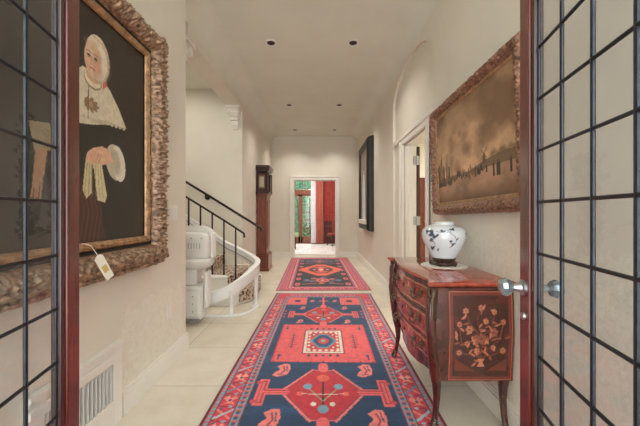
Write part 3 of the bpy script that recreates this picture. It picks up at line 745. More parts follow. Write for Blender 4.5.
link('body',MB().box(XF,XF+.03,7.95,8.05,1.47,1.59),M['black'],t,bevel=.006); link('screen',MB().box(XF+.03,XF+.032,7.97,8.03,1.53,1.57),M['greyp'],t)

# ------------------------------------------------------------------ longcase clock
t=thing('longcase_clock',(-1.15,6.6,0),'tall brown longcase clock standing against the far left wall','clock')
x0,x1,y0,y1=-1.298,-1.03,6.36,6.86
b=MB().box(x0,x1,y0,y1,0,.06).box(x0+.008,x1-.012,y0+.012,y1-.012,.06,.32).box(x0,x1,y0+.0,y1,.32,.335).box(x0+.01,x1-.02,y0+.02,y1-.02,.335,.36)
link('base',b,M['clock'],t,bevel=.005)
b=MB().box(x0+.015,x1-.055,y0+.05,y1-.05,.36,1.56).box(x0+.01,x1-.04,y0+.03,y1-.03,1.53,1.575).box(x0+.005,x1-.02,y0+.015,y1-.015,1.575,1.60)
link('trunk',b,M['clock'],t,bevel=.004)
d=link('trunk_door',MB().box(x1-.055,x1-.04,y0+.11,y1-.11,.46,1.46),M['clock'],t,bevel=.004)
link('door_knob',MB().ball((x1-.03,y0+.13,.98),.012),M['brass'],d,smooth=True)
b=MB().box(x0,x1,y0,y1,1.60,1.635).box(x0+.01,x1-.035,y0+.02,y0+.05,1.635,2.05).box(x0+.01,x1-.035,y1-.05,y1-.02,1.635,2.05).box(x0+.01,x1-.03,y0+.02,y1-.02,2.02,2.07).box(x0+.01,x0+.03,y0+.02,y1-.02,1.635,2.05).box(x1-.06,x1-.03,y0+.02,y0+.08,1.635,2.05).box(x1-.06,x1-.03,y1-.08,y1-.02,1.635,2.05)
link('hood',b,M['clockd'],t,bevel=.004)
b=MB(); 
for k,(dz,e) in enumerate(((2.07,.0),(2.10,.012),(2.13,.024),(2.155,.01))): b.box(x0,x1+e,y0-e,y1+e,dz,dz+.03)
link('cornice',b,M['clockd'],t,bevel=.006)
for y in (y0+.02,y1-.02):
    link('column',MB().lathe([(.016,0),(.016,.02),(.011,.03),(.011,.2),(.011,.37),(.016,.38),(.016,.4)],(x1-.015,y,1.635),16),M['clockd'],t,smooth=True)
a=Art(-.16,.16,-.18,.2,.012,(180,150,90)); a.ell(0,0,.14,.14,(232,226,208)); a.ell(0,0,.09,.09,(200,170,110))
for k in range(12): an=k*PI/6; a.line([(.10*math.sin(an),.10*math.cos(an)),(.13*math.sin(an),.13*math.cos(an))],.012,(30,26,24))
a.line([(0,0),(.05,.05)],.012,(20,18,18)); a.line([(0,0),(-.03,.11)],.01,(20,18,18))
art_obj('dial',a,lambda u,v:(x1-.065,(y0+y1)/2-u*-1,1.84+v),M['paint'],t)
link('side_window',MB().box(x0+.075,x1-.10,y0+.012,y0+.02,1.73,1.95),flat('old glass showing works',(176,170,150),.15),t)
link('window_frame',MB().box(x0+.06,x1-.085,y0+.008,y0+.02,1.70,1.73).box(x0+.06,x1-.085,y0+.008,y0+.02,1.95,1.98).box(x0+.06,x0+.075,y0+.008,y0+.02,1.73,1.95).box(x1-.10,x1-.085,y0+.008,y0+.02,1.73,1.95),M['clock'],t)

# ------------------------------------------------------------------ stairs
leop,nt,bs,_=newmat('leopard carpet'); v=coords(nt)
vo=nt.nodes.new('ShaderNodeTexVoronoi'); vo.inputs['Scale'].default_value=22; nt.links.new(v,vo.inputs['Vector'])
nz=noise(nt,v,60,2)
mm=nt.nodes.new('ShaderNodeMath'); mm.operation='ADD'; nt.links.new(vo.outputs['Distance'],mm.inputs[0]); nt.links.new(nz,mm.inputs[1])
nt.links.new(ramp(nt,mm.outputs[0],[(.74,lin((46,30,28))),(.90,lin((150,122,104))),(1.0,lin((196,176,156)))]),bs.inputs['Base Color']); bs.inputs['Roughness'].default_value=.95
t=thing('staircase',(-1.3,4.7,0),'white staircase with a leopard patterned runner rising to the left','staircase')
YS0,YS1=4.22,5.22
def step_poly(k):
    xr=-.93-.28*k
    if k==0: return [(-.96,YS1),(-.90,4.75),(-.89,4.45),(-.91,4.25),(-.98,4.10),(-1.08,4.01),(-1.2,3.97),(-1.45,3.97),(-1.72,4.05),(-1.75,YS1)]
    if k==1: return [(-1.17,YS1),(-1.13,4.75),(-1.13,4.5),(-1.17,4.33),(-1.28,4.2),(-1.45,4.14),(-1.8,4.15),(-2.0,YS1)]
    return [(xr-.08,YS1),(xr-.08,YS0),(xr-.62,YS0),(xr-.62,YS1)]
def shrink(P,d):
    cx=sum(p[0] for p in P)/len(P); cy=sum(p[1] for p in P)/len(P); return [(x+(cx-x)*d,y+(cy-y)*d*(0 if abs(y-YS1)<.001 else 1)) for x,y in P]
for k in range(10):
    P=step_poly(k); z=.17*k
    b=MB().prism(shrink(P,.05),max(0,z-.17) if k>1 else 0,z+.14); b.prism(P,z+.14,z+.17)
    s=link('step',b,M['trim'],t,bevel=.008)
    # runner folded over this step
    if k==0: Q=[(-.955,5.10),(-.892,4.75),(-.882,4.45),(-.902,4.25),(-.972,4.095),(-1.02,4.045),(-1.35,4.25),(-1.35,5.10)]
    elif k==1: Q=[(-1.165,5.10),(-1.122,4.75),(-1.122,4.5),(-1.162,4.33),(-1.22,4.24),(-1.6,4.4),(-1.6,5.10)]
    else: xr=-.93-.28*k-.07; Q=[(xr,5.08),(xr,4.36),(xr-.3,4.36),(xr-.3,5.08)]
    r=MB().prism(Q,z+.03,z+.178); link('stair_runner',r,leop,s,bevel=.006)
# curb string toward the hall
# wall handrail
t=thing('handrail',(-1.6,5.2,1.3),'dark metal handrail fixed to the stairwell back wall','handrail')
hp=smoothpath([(-3.6,5.14,2.56),(-2.23,5.14,1.73),(-1.6,5.14,1.345),(-1.1,5.14,1.035),(-1.0,5.13,.975),(-.965,5.12,.945),(-.955,5.12,.90)],5)
link('rail',MB().tube(hp,.02,10),M['iron'],t,smooth=True)
for x in (-1.885,-3.0):
    z=1.73-(x+2.23)*.608
    link('bracket',MB().lathe([(.05,0),(.05,-.01),(.03,-.018),(.012,-.03),(.012,-.08)],(x,5.25,z-.05),16,'y').tube([(x,5.18,z-.05),(x,5.14,z-.04),(x,5.14,z)],.010,8),M['iron'],t,smooth=True)
# balustrade
t=thing('balustrade',(-1.5,4.3,.3),'dark iron balustrade on the open side of the stairs','balustrade')
def railz(x): return .925+(-1.04-x)*.62
rp=smoothpath([(-3.4,4.3,railz(-3.4)),(-2.4,4.3,railz(-2.4)),(-1.86,4.3,railz(-1.86)),(-1.3,4.3,railz(-1.3)),(-1.10,4.3,.955),(-1.045,4.3,.915),(-1.035,4.3,.86)],5)
link('top_rail',MB().tube(rp,.014,8),M['iron'],t,smooth=True)
for k,x in enumerate([-1.155-.163*i for i in range(12)]):
    kk=max(0,int((-.93-.08-x)/.28)) if x<-1.49 else (1 if x<-1.2 else 0)
    zt=.17*(kk+1)+.008
    link('baluster',MB().box(x-.009,x+.009,4.291,4.309,zt,railz(x)).box(x-.014,x+.014,4.286,4.314,zt,zt+.02).ball((x,4.3,zt+.3),.016,.016,.022,8),M['iron'],t)
# stairlift rail
pth=[(-1.46,3.62,.20),(-1.36,3.62,.235),(-1.19,3.58,.30),(-1.02,3.60,.375),(-.91,3.68,.44),(-.84,3.80,.50),(-.80,3.95,.545),(-.81,4.10,.57),(-.87,4.24,.59),(-1.03,4.5,.62),(-1.25,4.73,.68),(-1.48,4.9,.75),(-1.68,4.99,.865),(-1.84,5.02,.96),(-2.14,5.04,1.15),(-2.8,5.04,1.55),(-3.4,5.04,1.92)]
sp=smoothpath(pth,5)
t=thing('stairlift_rail',(-.85,4.0,0),'curved white stairlift track looping round the bottom stairs','stairlift track')
def band(hz,th,off=0,dz=0):
    rings=[]
    for i,p in enumerate(sp):
        a_=np.array(sp[max(0,i-1)]); b_=np.array(sp[min(len(sp)-1,i+1)]); tt=b_-a_; nrm=np.array((tt[1],-tt[0],0.)); nrm/=np.linalg.norm(nrm)
        c_=np.array(p)+nrm*off+np.array((0,0,dz)); q=[]
        for (s,zz) in ((-.7,0),(.7,0),(1,-.12),(1,-.88),(.7,-1),(-.7,-1),(-1,-.88),(-1,-.12)):
            q.append(tuple(c_+nrm*s*th+np.array((0,0,zz*hz))))
        rings.append(q)
    return MB().loft(rings)
link('track_beam',band(.135,.024),M['white'],t,smooth=True)
link('gear_rack',band(.012,.005,-.026,-.075),M['greyp'],t)
link('track_lip',band(.018,.034,0,.006),M['white'],t,smooth=True)
for (x,y,z) in ((-1.02,3.60,.25),(-.80,3.95,.42),(-1.42,3.58,.09)):
    p=link('post',MB().lathe([(.05,0),(.05,.012),(.024,.02),(.024,z),(.032,z+.005),(.032,z+.04)],(x,y,.008),16),M['white'],t,smooth=True)
b=MB().tube(smoothpath([(-1.42,3.58,.006),(-1.02,3.58,.006),(-.85,3.72,.006),(-.78,3.95,.006)],4),.02,8); link('foot_bar',b,M['white'],t,smooth=True)
link('track_end_cap',MB().ball((-.795,4.08,.545),.022),M['greyp'],t,smooth=True)
# stairlift chair, folded
t=thing('stairlift_chair',(-1.42,3.45,0),'folded white stairlift chair parked behind the end of the left wall','stairlift')
cx,cy=-1.42,3.40
b=MB().box(cx-.16,cx+.16,cy-.10,cy+.12,.05,.42); link('carriage',b,M['white'],t,bevel=.03)
b=MB().box(cx+.165,cx+.205,cy-.03,cy+.12,.16,.56); link('drive_cover',b,M['white'],t,bevel=.02)
for k in range(7): b=MB(); 
m=MB().box(cx-.15,cx+.15,cy-.103,cy-.097,.06,.075)
for k in range(9): m.box(cx-.15+.035*k,cx-.135+.035*k,cy-.105,cy-.09,.035,.07)
link('carriage_brush',m,M['greyp'],t)
b=MB().box(cx-.10,cx+.10,cy-.07,cy+.10,.42,.66); link('seat_post',b,M['white'],t,bevel=.02)
m=MB(); rings=[]
for (z,w,d) in ((.60,.20,.10),(.62,.235,.13),(.655,.25,.15),(.69,.245,.15),(.71,.22,.13)):
    rings.append([(cx+w*math.copysign(abs(math.cos(q))**.5,math.cos(q)),cy+d*math.copysign(abs(math.sin(q))**.5,math.sin(q)),z) for q in np.linspace(0,2*PI,24,endpoint=False)])
m.loft(rings); link('seat',m,M['whitepad'],t,smooth=True)
m=MB(); rings=[]
for (z,w,d) in ((.70,.20,.05),(.73,.235,.07),(.80,.245,.075),(.90,.24,.075),(.955,.225,.07),(.985,.18,.05)):
    rings.append([(cx+w*math.copysign(abs(math.cos(q))**.45,math.cos(q)),cy-.03+d*math.copysign(abs(math.sin(q))**.6,math.sin(q)),z) for q in np.linspace(0,2*PI,24,endpoint=False)])
m.loft(rings); link('folded_seat_cushion',m,M['whitepad'],t,smooth=True)
m=MB(); rings=[]
for (z,w) in ((.72,.235),(.80,.25),(.92,.25),(.99,.235),(1.03,.20),(1.055,.13)):
    rings.append([(cx+w*math.copysign(abs(math.cos(q))**.45,math.cos(q)),cy+.10+.04*math.copysign(abs(math.sin(q))**.6,math.sin(q)),z) for q in np.linspace(0,2*PI,24,endpoint=False)])
m.loft(rings); link('backrest',m,M['greyp'] if 0 else M['whitepad'],t,smooth=True)
link('armrest',MB().box(cx+.225,cx+.255,cy+.0,cy+.13,.70,.98),M['white'],t,bevel=.015); link('armrest',MB().box(cx-.285,cx-.25,cy-.02,cy+.13,.68,1.03),M['white'],t,bevel=.015)
m=MB()
for k in range(11): m.box(cx-.15+.03*k,cx-.145+.03*k,cy-.112,cy-.104,.82,.88)
link('cushion_stitching',m,M['greyp'],t)
link('footrest',MB().box(cx-.14,cx+.14,cy-.135,cy-.10,.10,.38),M['white'],t,bevel=.012)
for x_,y_,z_ in ((.09,-.137,.16),(.09,-.137,.24),(.09,-.137,.32),(.17,-.105,.93),(.06,-.105,.93)):
    link('screw',MB().ball((cx+x_,cy+y_,z_),.008),M['greyp'],t,smooth=True)

# ------------------------------------------------------------------ rugs
def motif_S(a,cx,cy,s,c1,c2):
    a.poly([(cx-.62*s,cy-.75*s),(cx-.2*s,cy-.95*s),(cx+.5*s,cy-.55*s),(cx+.62*s,cy+.2*s),(cx+.5*s,cy+.95*s),(cx+.05*s,cy+1.0*s),(cx-.45*s,cy+.6*s),(cx-.15*s,cy+.1*s),(cx-.5*s,cy-.3*s)],c1); a.line([(cx+.05*s,cy+.6*s),(cx+.2*s,cy),(cx-.02*s,cy-.5*s)],.12*s,(150,60,80)); a.line([(cx+.3*s,cy+.7*s),(cx+.38*s,cy-.1*s)],.08*s,c2); a.line([(cx-.25*s,cy-.62*s),(cx+.2*s,cy-.55*s)],.08*s,c2); return
    a.ell(cx,cy+.35*s,.34*s,.36*s,c1); a.ell(cx-.02*s,cy-.35*s,.36*s,.34*s,c1); a.ell(cx,cy+.33*s,.14*s,.16*s,c2); a.ell(cx,cy-.33*s,.15*s,.14*s,c2); a.line([(cx-.4*s,cy-.6*s),(cx-.55*s,cy-.9*s)],.12*s,c1)
def octhex(a,cx,cy,hw,hh,col,cut=.30):
    a.poly([(cx-hw,cy-hh*.12),(cx-hw,cy+hh*.12),(cx-hw*cut,cy+hh),(cx+hw*cut,cy+hh),(cx+hw,cy+hh*.12),(cx+hw,cy-hh*.12),(cx+hw*cut,cy-hh),(cx-hw*cut,cy-hh)],col)
NAVY=(24,58,92); NAVY2=(36,82,122); RED=(212,60,78); SAL=(234,104,104); PINK=(236,130,122); SKY=(126,158,176); CRM=(226,214,200); DK=(34,22,30)
def borders(a,hw,v0,v1,w,spec,motif,fill):
    """concentric borders; spec=[(distance from edge, colour)]"""
    d=np.minimum(np.minimum(a.U+hw,hw-a.U),np.minimum(a.V-v0,v1-a.V))
    for d0,col in spec: a.put((d>=d0).astype(float),col)
    return d
def rug1():
    hw,v0,v1=.695,0.0,5.10; a=Art(-hw,hw,v0,v1,.0062,RED)
    d=borders(a,hw,v0,v1,0,[(0,(120,28,40)),(.010,DK),(.016,(190,60,66)),(.022,SKY),(.046,(60,40,52)),(.050,RED),(.160,(52,42,58)),(.164,SKY),(.184,(196,92,92)),(.192,SKY),(.212,(170,50,60)),(.220,NAVY2)],None,None)
    n=fbm(a.ny,a.nx,(90,3),3,40); fld=(d>=.220)
    a.put(fld.astype(float),NAVY,1); a.put(fld*np.clip((n-.45)*4,0,1),NAVY2,.7)
    # guard stripe checks
    along=np.where((hw-np.abs(a.U))<np.minimum(a.V-v0,v1-a.V),a.V,a.U)
    a.put(((d>=.166)&(d<.210)&(np.mod(along,.05)<.016)).astype(float),(214,96,92),.9)
    a.put(((d>=.176)&(d<.200)&(np.mod(along+.02,.05)<.020)).astype(float),(48,66,96),.8)
    a.put(((d>=.024)&(d<.044)&(np.mod(along,.034)<.012)).astype(float),(212,84,88),.9)
    # main border motifs : crosses and hooks along the side
    for sx in (-1,1):
        cx=sx*(hw-.105); k=0; y=v0+.3
        while y<v1-.25:
            m=k%4; cc=[(236,140,130),(112,132,158),(244,170,152),(164,186,196)][m]
            s=.046; a.ell(cx-sx*.02,y-.065,.014,.012,(150,170,186)); a.ell(cx+sx*.03,y+.05,.010,.012,(70,80,116))
            if m%2==0:
                a.poly([(cx-s,y-.05),(cx-s*.2,y-.02),(cx-s,y+.02),(cx-s*.4,y+.055),(cx,y+.02),(cx+s*.5,y+.055),(cx+s,y+.02),(cx+s*.2,y-.0),(cx+s,y-.05),(cx,y-.028)],cc)
                a.ell(cx,y,.012,.014,(60,60,90))
            else:
                a.line([(cx-s,y-.04),(cx+s,y+.04)],.018,cc); a.line([(cx-s,y+.04),(cx-.3*s,y+.01)],.014,(235,130,118)); a.line([(cx+.3*s,y-.01),(cx+s,y-.04)],.014,(235,130,118))
            a.line([(cx-sx*.048,y+.06),(cx+sx*.048,y+.075)],.008,(120,30,44)); k+=1; y+=.135
    for ye in (v0+.105,v1-.105):
        x=-.45
        while x<.5: a.ell(x,ye,.03,.034,PINK); a.ell(x,ye,.012,.014,(70,80,110)); a.line([(x+.05,ye-.035),(x+.07,ye+.035)],.012,SKY); x+=.12
    def hexa(cy,hw_,hh,big):
        for c,gw in ((SAL,0),(NAVY,.012),((196,44,58),.018)):
            octhex(a,0,cy,hw_-gw,hh-gw*1.1,c)
        # serrated edge
        for k in range(18):
            t_=k/17
            for sx in (-1,1):
                for sy in (-1,1):
                    a.ell(sx*(hw_*(1-t_*.7)),cy+sy*hh*(.12+.88*t_),.009,.009,PINK)
        # arms with T ends
        T=hw_+.15
        for sx in (-1,1):
            def rr_(p,q,v0_,v1_,cl): a.rect(min(sx*p,sx*q),max(sx*p,sx*q),v0_,v1_,cl)
            rr_(hw_*.9,T,cy-.035,cy+.035,SAL); rr_(T-.035,T+.035,cy-.15*big,cy+.15*big,SAL)
            rr_(hw_*.9,T,cy-.018,cy+.018,(176,58,76)); rr_(T-.018,T+.018,cy-.13*big,cy+.13*big,(176,58,76)); rr_(hw_*.86,T,cy-.008,cy+.008,SAL); rr_(T-.007,T+.007,cy-.115*big,cy+.115*big,SAL)
        a.line([(0,cy-hh),(0,cy-hh-.07)],.07,SAL); a.line([(0,cy+hh),(0,cy+hh+.07)],.07,SAL)
        # tree inside
        a.line([(0,cy-hh*.6),(0,cy+hh*.55)],.012,DK)
        for sx in (-1,1):
            a.line([(0,cy-hh*.35),(sx*.10,cy+hh*.15)],.008,(130,170,130)); a.ell(sx*.105,cy+hh*.22,.03,.035,(120,160,180)); a.ell(sx*.15,cy-.02,.024,.024,(232,104,90))
            a.line([(0,cy-hh*.1),(sx*.14,cy-.02)],.006,CRM); a.ell(sx*.06,cy-hh*.45,.018,.02,CRM)
        a.ell(0,cy+hh*.6,.045*big,.045*big,(226,96,80)); a.ell(0,cy-hh*.62,.034,.04,(120,160,180))
    def block(cy,hh):
        a.rect(-.42,.42,cy-hh,cy+hh,(214,60,68)); a.rect(-.41,.41,cy-hh+.01,cy+hh-.01,SAL,.75)
        for v in (cy-hh,cy+hh):
            for x in np.arange(-.40,.41,.1): a.rect(x-.004,x+.004,v-.02,v+.02,DK if v<cy else SAL,.9)
        for x in (-.36,.36):
            for yy in (-.55,0,.55):
                pass
        for sx in (-1,1):
            for k in range(6): a.line([(sx*.26,cy-.14+k*.05),(sx*.31,cy-.12+k*.05)],.010,(150,50,70)); 
            a.line([(sx*.285,cy-.16),(sx*.285,cy+.16)],.008,(120,60,90))
            for vv in (-1,1): a.ell(sx*.37,cy+vv*hh*.72,.016,.020,(70,70,110)); a.line([(sx*.37,cy+vv*hh*.72),(sx*.37,cy+vv*hh*.9)],.008,(70,50,80))
        a.rect(-.185,.185,cy-.265,cy+.265,(150,46,58)); a.rect(-.17,.17,cy-.25,cy+.25,CRM)
        a.rect(-.148,.148,cy-.225,cy+.225,(214,66,66))
        for k in range(6):
            for s in (-1,1):
                a.ell(-.125+.05*k,cy+s*.20,.016,.022,CRM); a.ell(s*.13,cy-.17+.068*k,.012,.018,CRM)
        octhex(a,0,cy,.115,.155,(84,150,170),.35); octhex(a,0,cy,.095,.13,(40,70,110),.35)
        a.ell(0,cy,.05,.07,(206,64,60)); a.ell(0,cy,.02,.03,(120,180,170))
        for sx in (-1,1):
            for sy in (-1,1): a.ell(sx*.09,cy+sy*.14,.028,.035,(190,46,54)); a.ell(sx*.09,cy+sy*.14,.012,.016,CRM)
        for k in range(5): x=-.12+.06*k; a.ell(x,cy-.30,.014,.018,(60,60,100)); a.line([(x,cy-.30),(x,cy-.265)],.006,DK)
        for k in range(5): x=-.12+.06*k; a.ell(x,cy+.30,.014,.018,(60,60,100)); a.line([(x,cy+.30),(x,cy+.265)],.006,DK)
    off=.5
    hexa(2.06+off,.26,.29,1); block(2.885+off,.415); hexa(3.64+off,.225,.27,.75)
    block(2*2.56-2.885-off+.0-.02 if 0 else 1.235+off,.415); hexa(.48+off,.225,.27,.75)
    for cy in (2.42+off,1.70+off):
        for sx in (-1,1): motif_S(a,sx*.31,cy-.08*(1 if cy>2.5 else -1)*1.0,.10,PINK,NAVY)
    for yy in (2.17,1.95): 
        for sx in (-1,1): a.ell(sx*.445,yy+off,.018,.022,(206,70,76))
    for cy in (3.40,3.88): 
        for sx in (-1,1): motif_S(a,sx*.26,cy+off,.06,PINK,NAVY)
    for yy in (3.55,3.65,3.75):
        for sx in (-1,1): a.ell(sx*.45,yy+off,.014,.02,(214,90,90))
    for (ya,yb) in ((4.02,4.36),(-.24,.10)):
        for sx in (-1,1):
            x0,x1=sorted((sx*.22,sx*.475)); a.rect(x0,x1,ya+off,yb+off,SAL); a.rect(x0+.09,x1-.09,ya+off+.12,yb+off-.12,(52,46,74)); a.line([(x0+.02,ya+off+.04),(x1-.02,ya+off+.04)],.01,(180,50,60))
        motif_S(a,-.15,(ya+yb)/2+off,.05,PINK,NAVY); motif_S(a,.15,(ya+yb)/2+off,.05,PINK,NAVY); a.line([(0,ya+off),(0,yb+off)],.03,SAL); a.line([(-.05,(ya+yb)/2+off),(.05,(ya+yb)/2+off)],.03,SAL)
    for (ya,yb) in ((1.60,1.72),(.9,.95)):
        pass
    a.c*=(.90+.2*fbm(a.ny,a.nx,(300,80),2,50))[...,None]
    t=thing('runner_rug',(.02,2.06,0),'long navy and coral patterned runner rug nearest, along the hall floor','rug')
    th=-.0155; c_,s_=math.cos(th),math.sin(th); ax,ay=.022,1.75
    def fn(u,v,z=.011):
        y=v-.5; yy=y-ay; return (ax+u*c_-yy*s_, ay+u*s_+yy*c_, z)
    art_obj('pile',a,fn,M['rug'],t,(0,0,-.010))
    for e,s in ((v1,1),(v0,-1)):
        m=MB(); rr=random.Random(3)
        for i in range(170):
            u=-hw+2*hw*(i+.5)/170; m.add([fn(u-.003,e,.006),fn(u+.003,e,.006),fn(u+.004+rr.uniform(-.004,.004),e+s*.055,.002),fn(u-.002+rr.uniform(-.004,.004),e+s*.055,.002)],[(0,1,2,3)])
        link('fringe',m,M['fringe'],t,kind='stuff')
rug1()
def rug2():
    hw,v0,v1=.735,0.0,3.48; a=Art(-hw,hw,v0,v1,.0075,(196,60,76))
    d=borders(a,hw,v0,v1,0,[(0,(120,34,50)),(.012,(206,92,104)),(.03,(60,60,80)),(.036,(196,110,120)),(.062,(110,120,140)),(.070,(196,52,72)),(.165,(70,60,80)),(.172,(214,130,130)),(.195,(120,134,156)),(.215,(186,60,80)),(.245,(24,26,40))],None,None)
    along=np.where((hw-np.abs(a.U))<np.minimum(a.V-v0,v1-a.V),a.V,a.U)
    a.put(((d>=.176)&(d<.212)&(np.mod(along,.05)<.02)).astype(float),(230,180,170),.8); a.put(((d>=.04)&(d<.060)&(np.mod(along,.04)<.015)).astype(float),(90,80,110),.8)
    for sx in (-1,1):
        y=v0+.16
        while y<v1-.1:
            cx=sx*(hw-.117); a.ell(cx,y,.036,.05,(232,116,118)); a.ell(cx,y,.015,.022,(90,50,80)); a.line([(cx-.04,y+.07),(cx+.04,y+.085)],.014,(130,150,176)); y+=.16
    x=-.55
    while x<.6:
        for ye in (v0+.117,v1-.117): a.ell(x,ye,.045,.034,(232,116,118)); a.ell(x,ye,.018,.014,(90,50,80))
        x+=.14
    cy=1.75; hwx,hh=.44,.62
    octhex(a,0,cy,hwx+.02,hh+.03,(160,52,60),.2); octhex(a,0,cy,hwx,hh,(240,104,78),.2)
    octhex(a,0,cy,.26,.40,(60,34,44),.4); octhex(a,0,cy,.22,.34,(214,90,74),.4)
    for sx in (-1,1): a.poly([(sx*.22,cy-.2),(sx*.06,cy-.16),(sx*.06,cy+.16),(sx*.22,cy+.2)],(66,44,56)); a.ell(sx*.14,cy,.035,.07,(226,140,110))
    a.line([(0,cy-.3),(0,cy+.3)],.06,(236,110,86)); a.ell(0,cy,.05,.1,(240,190,160))
    for (yc_) in (.72,2.85):
        a.ell(0,yc_,.12,.17,(226,96,86)); a.ell(0,yc_,.07,.1,(150,50,62)); a.ell(0,yc_,.035,.05,(236,170,150))
        for k in range(6):
            an=k*PI/3+.4; a.ell(.19*math.cos(an),yc_+.24*math.sin(an),.055,.05,(86,110,150) if k%2 else (206,110,100),1,0,an)
        for sx in (-1,1): a.ell(sx*.28,yc_+.0,.055,.08,(90,112,150)); a.line([(sx*.12,yc_),(sx*.28,yc_)],.02,(190,90,90)); a.line([(sx*.12,yc_-.24),(sx*.34,yc_-.30)],.03,(214,110,96))
    for yy in np.arange(.42,3.2,.42):
        for sx in (-1,1): a.ell(sx*.425,yy,.045,.10,(232,110,104)); a.ell(sx*.425,yy,.02,.045,(120,60,80))
    a.rect(-.49,.49,v1-.9,v1-.28,(60,90,150),.28)
    a.c*=(.88+.24*fbm(a.ny,a.nx,(200,80),2,51))[...,None]
    t=thing('runner_rug',(.04,6.5,0),'shorter red and black runner rug with orange medallion, farther down the hall','rug')
    th=.020; c_,s_=math.cos(th),math.sin(th); ax,ay=.075,4.77
    def fn(u,v,z=.011): return (ax+u*c_-v*s_, ay+u*s_+v*c_, z)
    art_obj('pile',a,fn,M['rug'],t,(0,0,-.010))
    for e,s in ((v1,1),(v0,-1)):
        m=MB(); rr=random.Random(4)
        for i in range(160):
            u=-hw+2*hw*(i+.5)/160; L_=.10 if s>0 else .035; m.add([fn(u-.004,e,.006),fn(u+.004,e,.006),fn(u+.005+rr.uniform(-.004,.004),e+s*L_,.002),fn(u-.003+rr.uniform(-.004,.004),e+s*L_,.002)],[(0,1,2,3)])
        link('fringe',m,M['fringe'],t,kind='stuff')
rug2()

# ------------------------------------------------------------------ commode
CY,CH=2.135,.455; ZB,ZT=.268,.798; XB=1.052
PL=[(0,.575),(.35,.583),(.62,.603),(.82,.612),(1,.580)]
def plan(u): return cosint(min(1,abs(u)),PL)
BO=[(0,-.012),(.12,-.008),(.32,.012),(.58,.026),(.82,.016),(1,0)]
def bomb(t): return cosint(max(0,min(1,t)),BO)
def zbot(u): return ZB-.02*math.cos(PI*u*1.0)-.0 if abs(u)<1 else ZB+.02
def xf(u,z):
    t_=(z-ZB)/(ZT-ZB); return plan(u)+.03-bomb(t_)*(1.0 if abs(u)<.99 else .8)
def ys(sg,z): t_=(z-ZB)/(ZT-ZB); return CY+sg*(CH+.45*bomb(t_))
com=thing('bombe_commode',(.8,CY,0),'red-brown bombe chest of drawers with floral inlay and cabriole legs, against the right wall','commode')
b=MB(); rings=[]; NU=44
for k in range(17):
    t_=k/16; ring=[]
    for i in range(NU+1):
        u=-1+2*i/NU; z=zbot(u)+(ZT-zbot(u))*t_; h=(ys(1,z)-ys(-1,z))/2
        ring.append((xf(u,z)+(.012 if abs(u)>.97 else 0), CY+u*h*.995, z))
    for i in range(1,9):
        z=(ZB+.02)+(ZT-ZB-.02)*t_; x=xf(1,z)+(XB-xf(1,z))*i/8; ring.append((x,ys(1,z)+.006*math.sin(PI*i/8),z))
    for i in range(8,0,-1):
        z=(ZB+.02)+(ZT-ZB-.02)*t_; x=xf(-1,z)+(XB-xf(-1,z))*i/8; ring.append((x,ys(-1,z)-.006*math.sin(PI*i/8),z))
    rings.append(ring)
b.loft(rings); link('carcase',b,M['com'],com,smooth=True)
# top slab with moulded edge
def topout(e):
    P=[]; hy=.487+e
    for i in range(61): u=-1+2*i/60; P.append((plan(u)-e,CY+u*hy))
    for i in range(1,12): P.append((.58+(1.058-.58)*i/12, CY+hy+.006*math.sin(PI*i/12)*-1))
    P.append((1.058,CY+hy)); P.append((1.058,CY-hy))
    for i in range(11,0,-1): P.append((.58+(1.058-.58)*i/12, CY-hy+.006*math.sin(PI*i/12)))
    return P
rg=[]
for z,e in ((.798,-.022),(.803,-.012),(.808,-.006),(.814,-.001),(.820,0),(.826,-.002),(.828,-.006)):
    rg.append([(x,y,z) for x,y in topout(e)])
link('top',MB().loft(rg),M['comtop'],com,smooth=True)
link('edge_moulding',MB().loft([[(x,y,z) for x,y in topout(-.016)] for z in (.789,.798)]),M['com'],com)
# legs
def leg(sx,sy,label=None):
    b=MB(); rings=[]
    fx=(lambda z: xf(sy*1.0,z)) 
    for (z,w,outx,outy) in ((.785,.026,0,0),(.70,.028,0,0),(.58,.028,0,0),(.46,.028,0,0),(.36,.029,0,0),(.30,.027,.002,.002),(.24,.022,.010,.008),(.17,.017,.012,.009),(.10,.0145,.004,.004),(.05,.014,-.004,-.002),(.02,.018,-.014,-.010),(.0,.019,-.018,-.012)):
        z=z+(.012*(1-z/.8) if sx<0 else 0)
        zz=max(z,ZB); 
        if sx<0: cx=xf(1,zz)+.022-outx*-1 ; cx=xf(1,zz)+.020+outx
        else: cx=XB-.031-outx*.3
        cy=(ys(sy,zz)-sy*(.022+outy))
        q=[]
        for a_ in range(12):
            an=2*PI*a_/12; q.append((cx+w*math.copysign(abs(math.cos(an))**.6,math.cos(an)),cy+w*math.copysign(abs(math.sin(an))**.6,math.sin(an)),z))
        rings.append(q)
    b.loft(rings); return link('leg',b,M['com'],com,smooth=True)
for sx in (-1,1):
    for sy in (-1,1):
        lg=leg(sx,sy)
        if sx<0:
            m=MB(); rr=random.Random(sy+5)
            for k in range(14):
                z=.78-.011*k; w=.017*(1-k/16)+.006
                cx=xf(1,z)-.006; cy=ys(sy,z)-sy*.020; m.ball((cx+rr.uniform(0,.006),cy+sy*rr.uniform(-.4,1)*w,z),w*.55,w*.55,.010,8)
                m.ball((cx+.02,ys(sy,z)+sy*.006,z),w*.7,.006,.009,8)
            link('corner_mount',m,M['bronze'],lg,smooth='all')
            fz=MB(); 
            for k in range(5): z=.022+.012*k; fz.lathe([(.020-.001*k,-.006),(.0225-.001*k,0),(.020-.001*k,.006)],(lg_c[0] if 0 else xf(1,ZB)+.004+.003*k, ys(sy,ZB)-sy*(.011+.0015*k),z),14)
            link('sabot',fz,M['bronze'],lg,smooth=True)
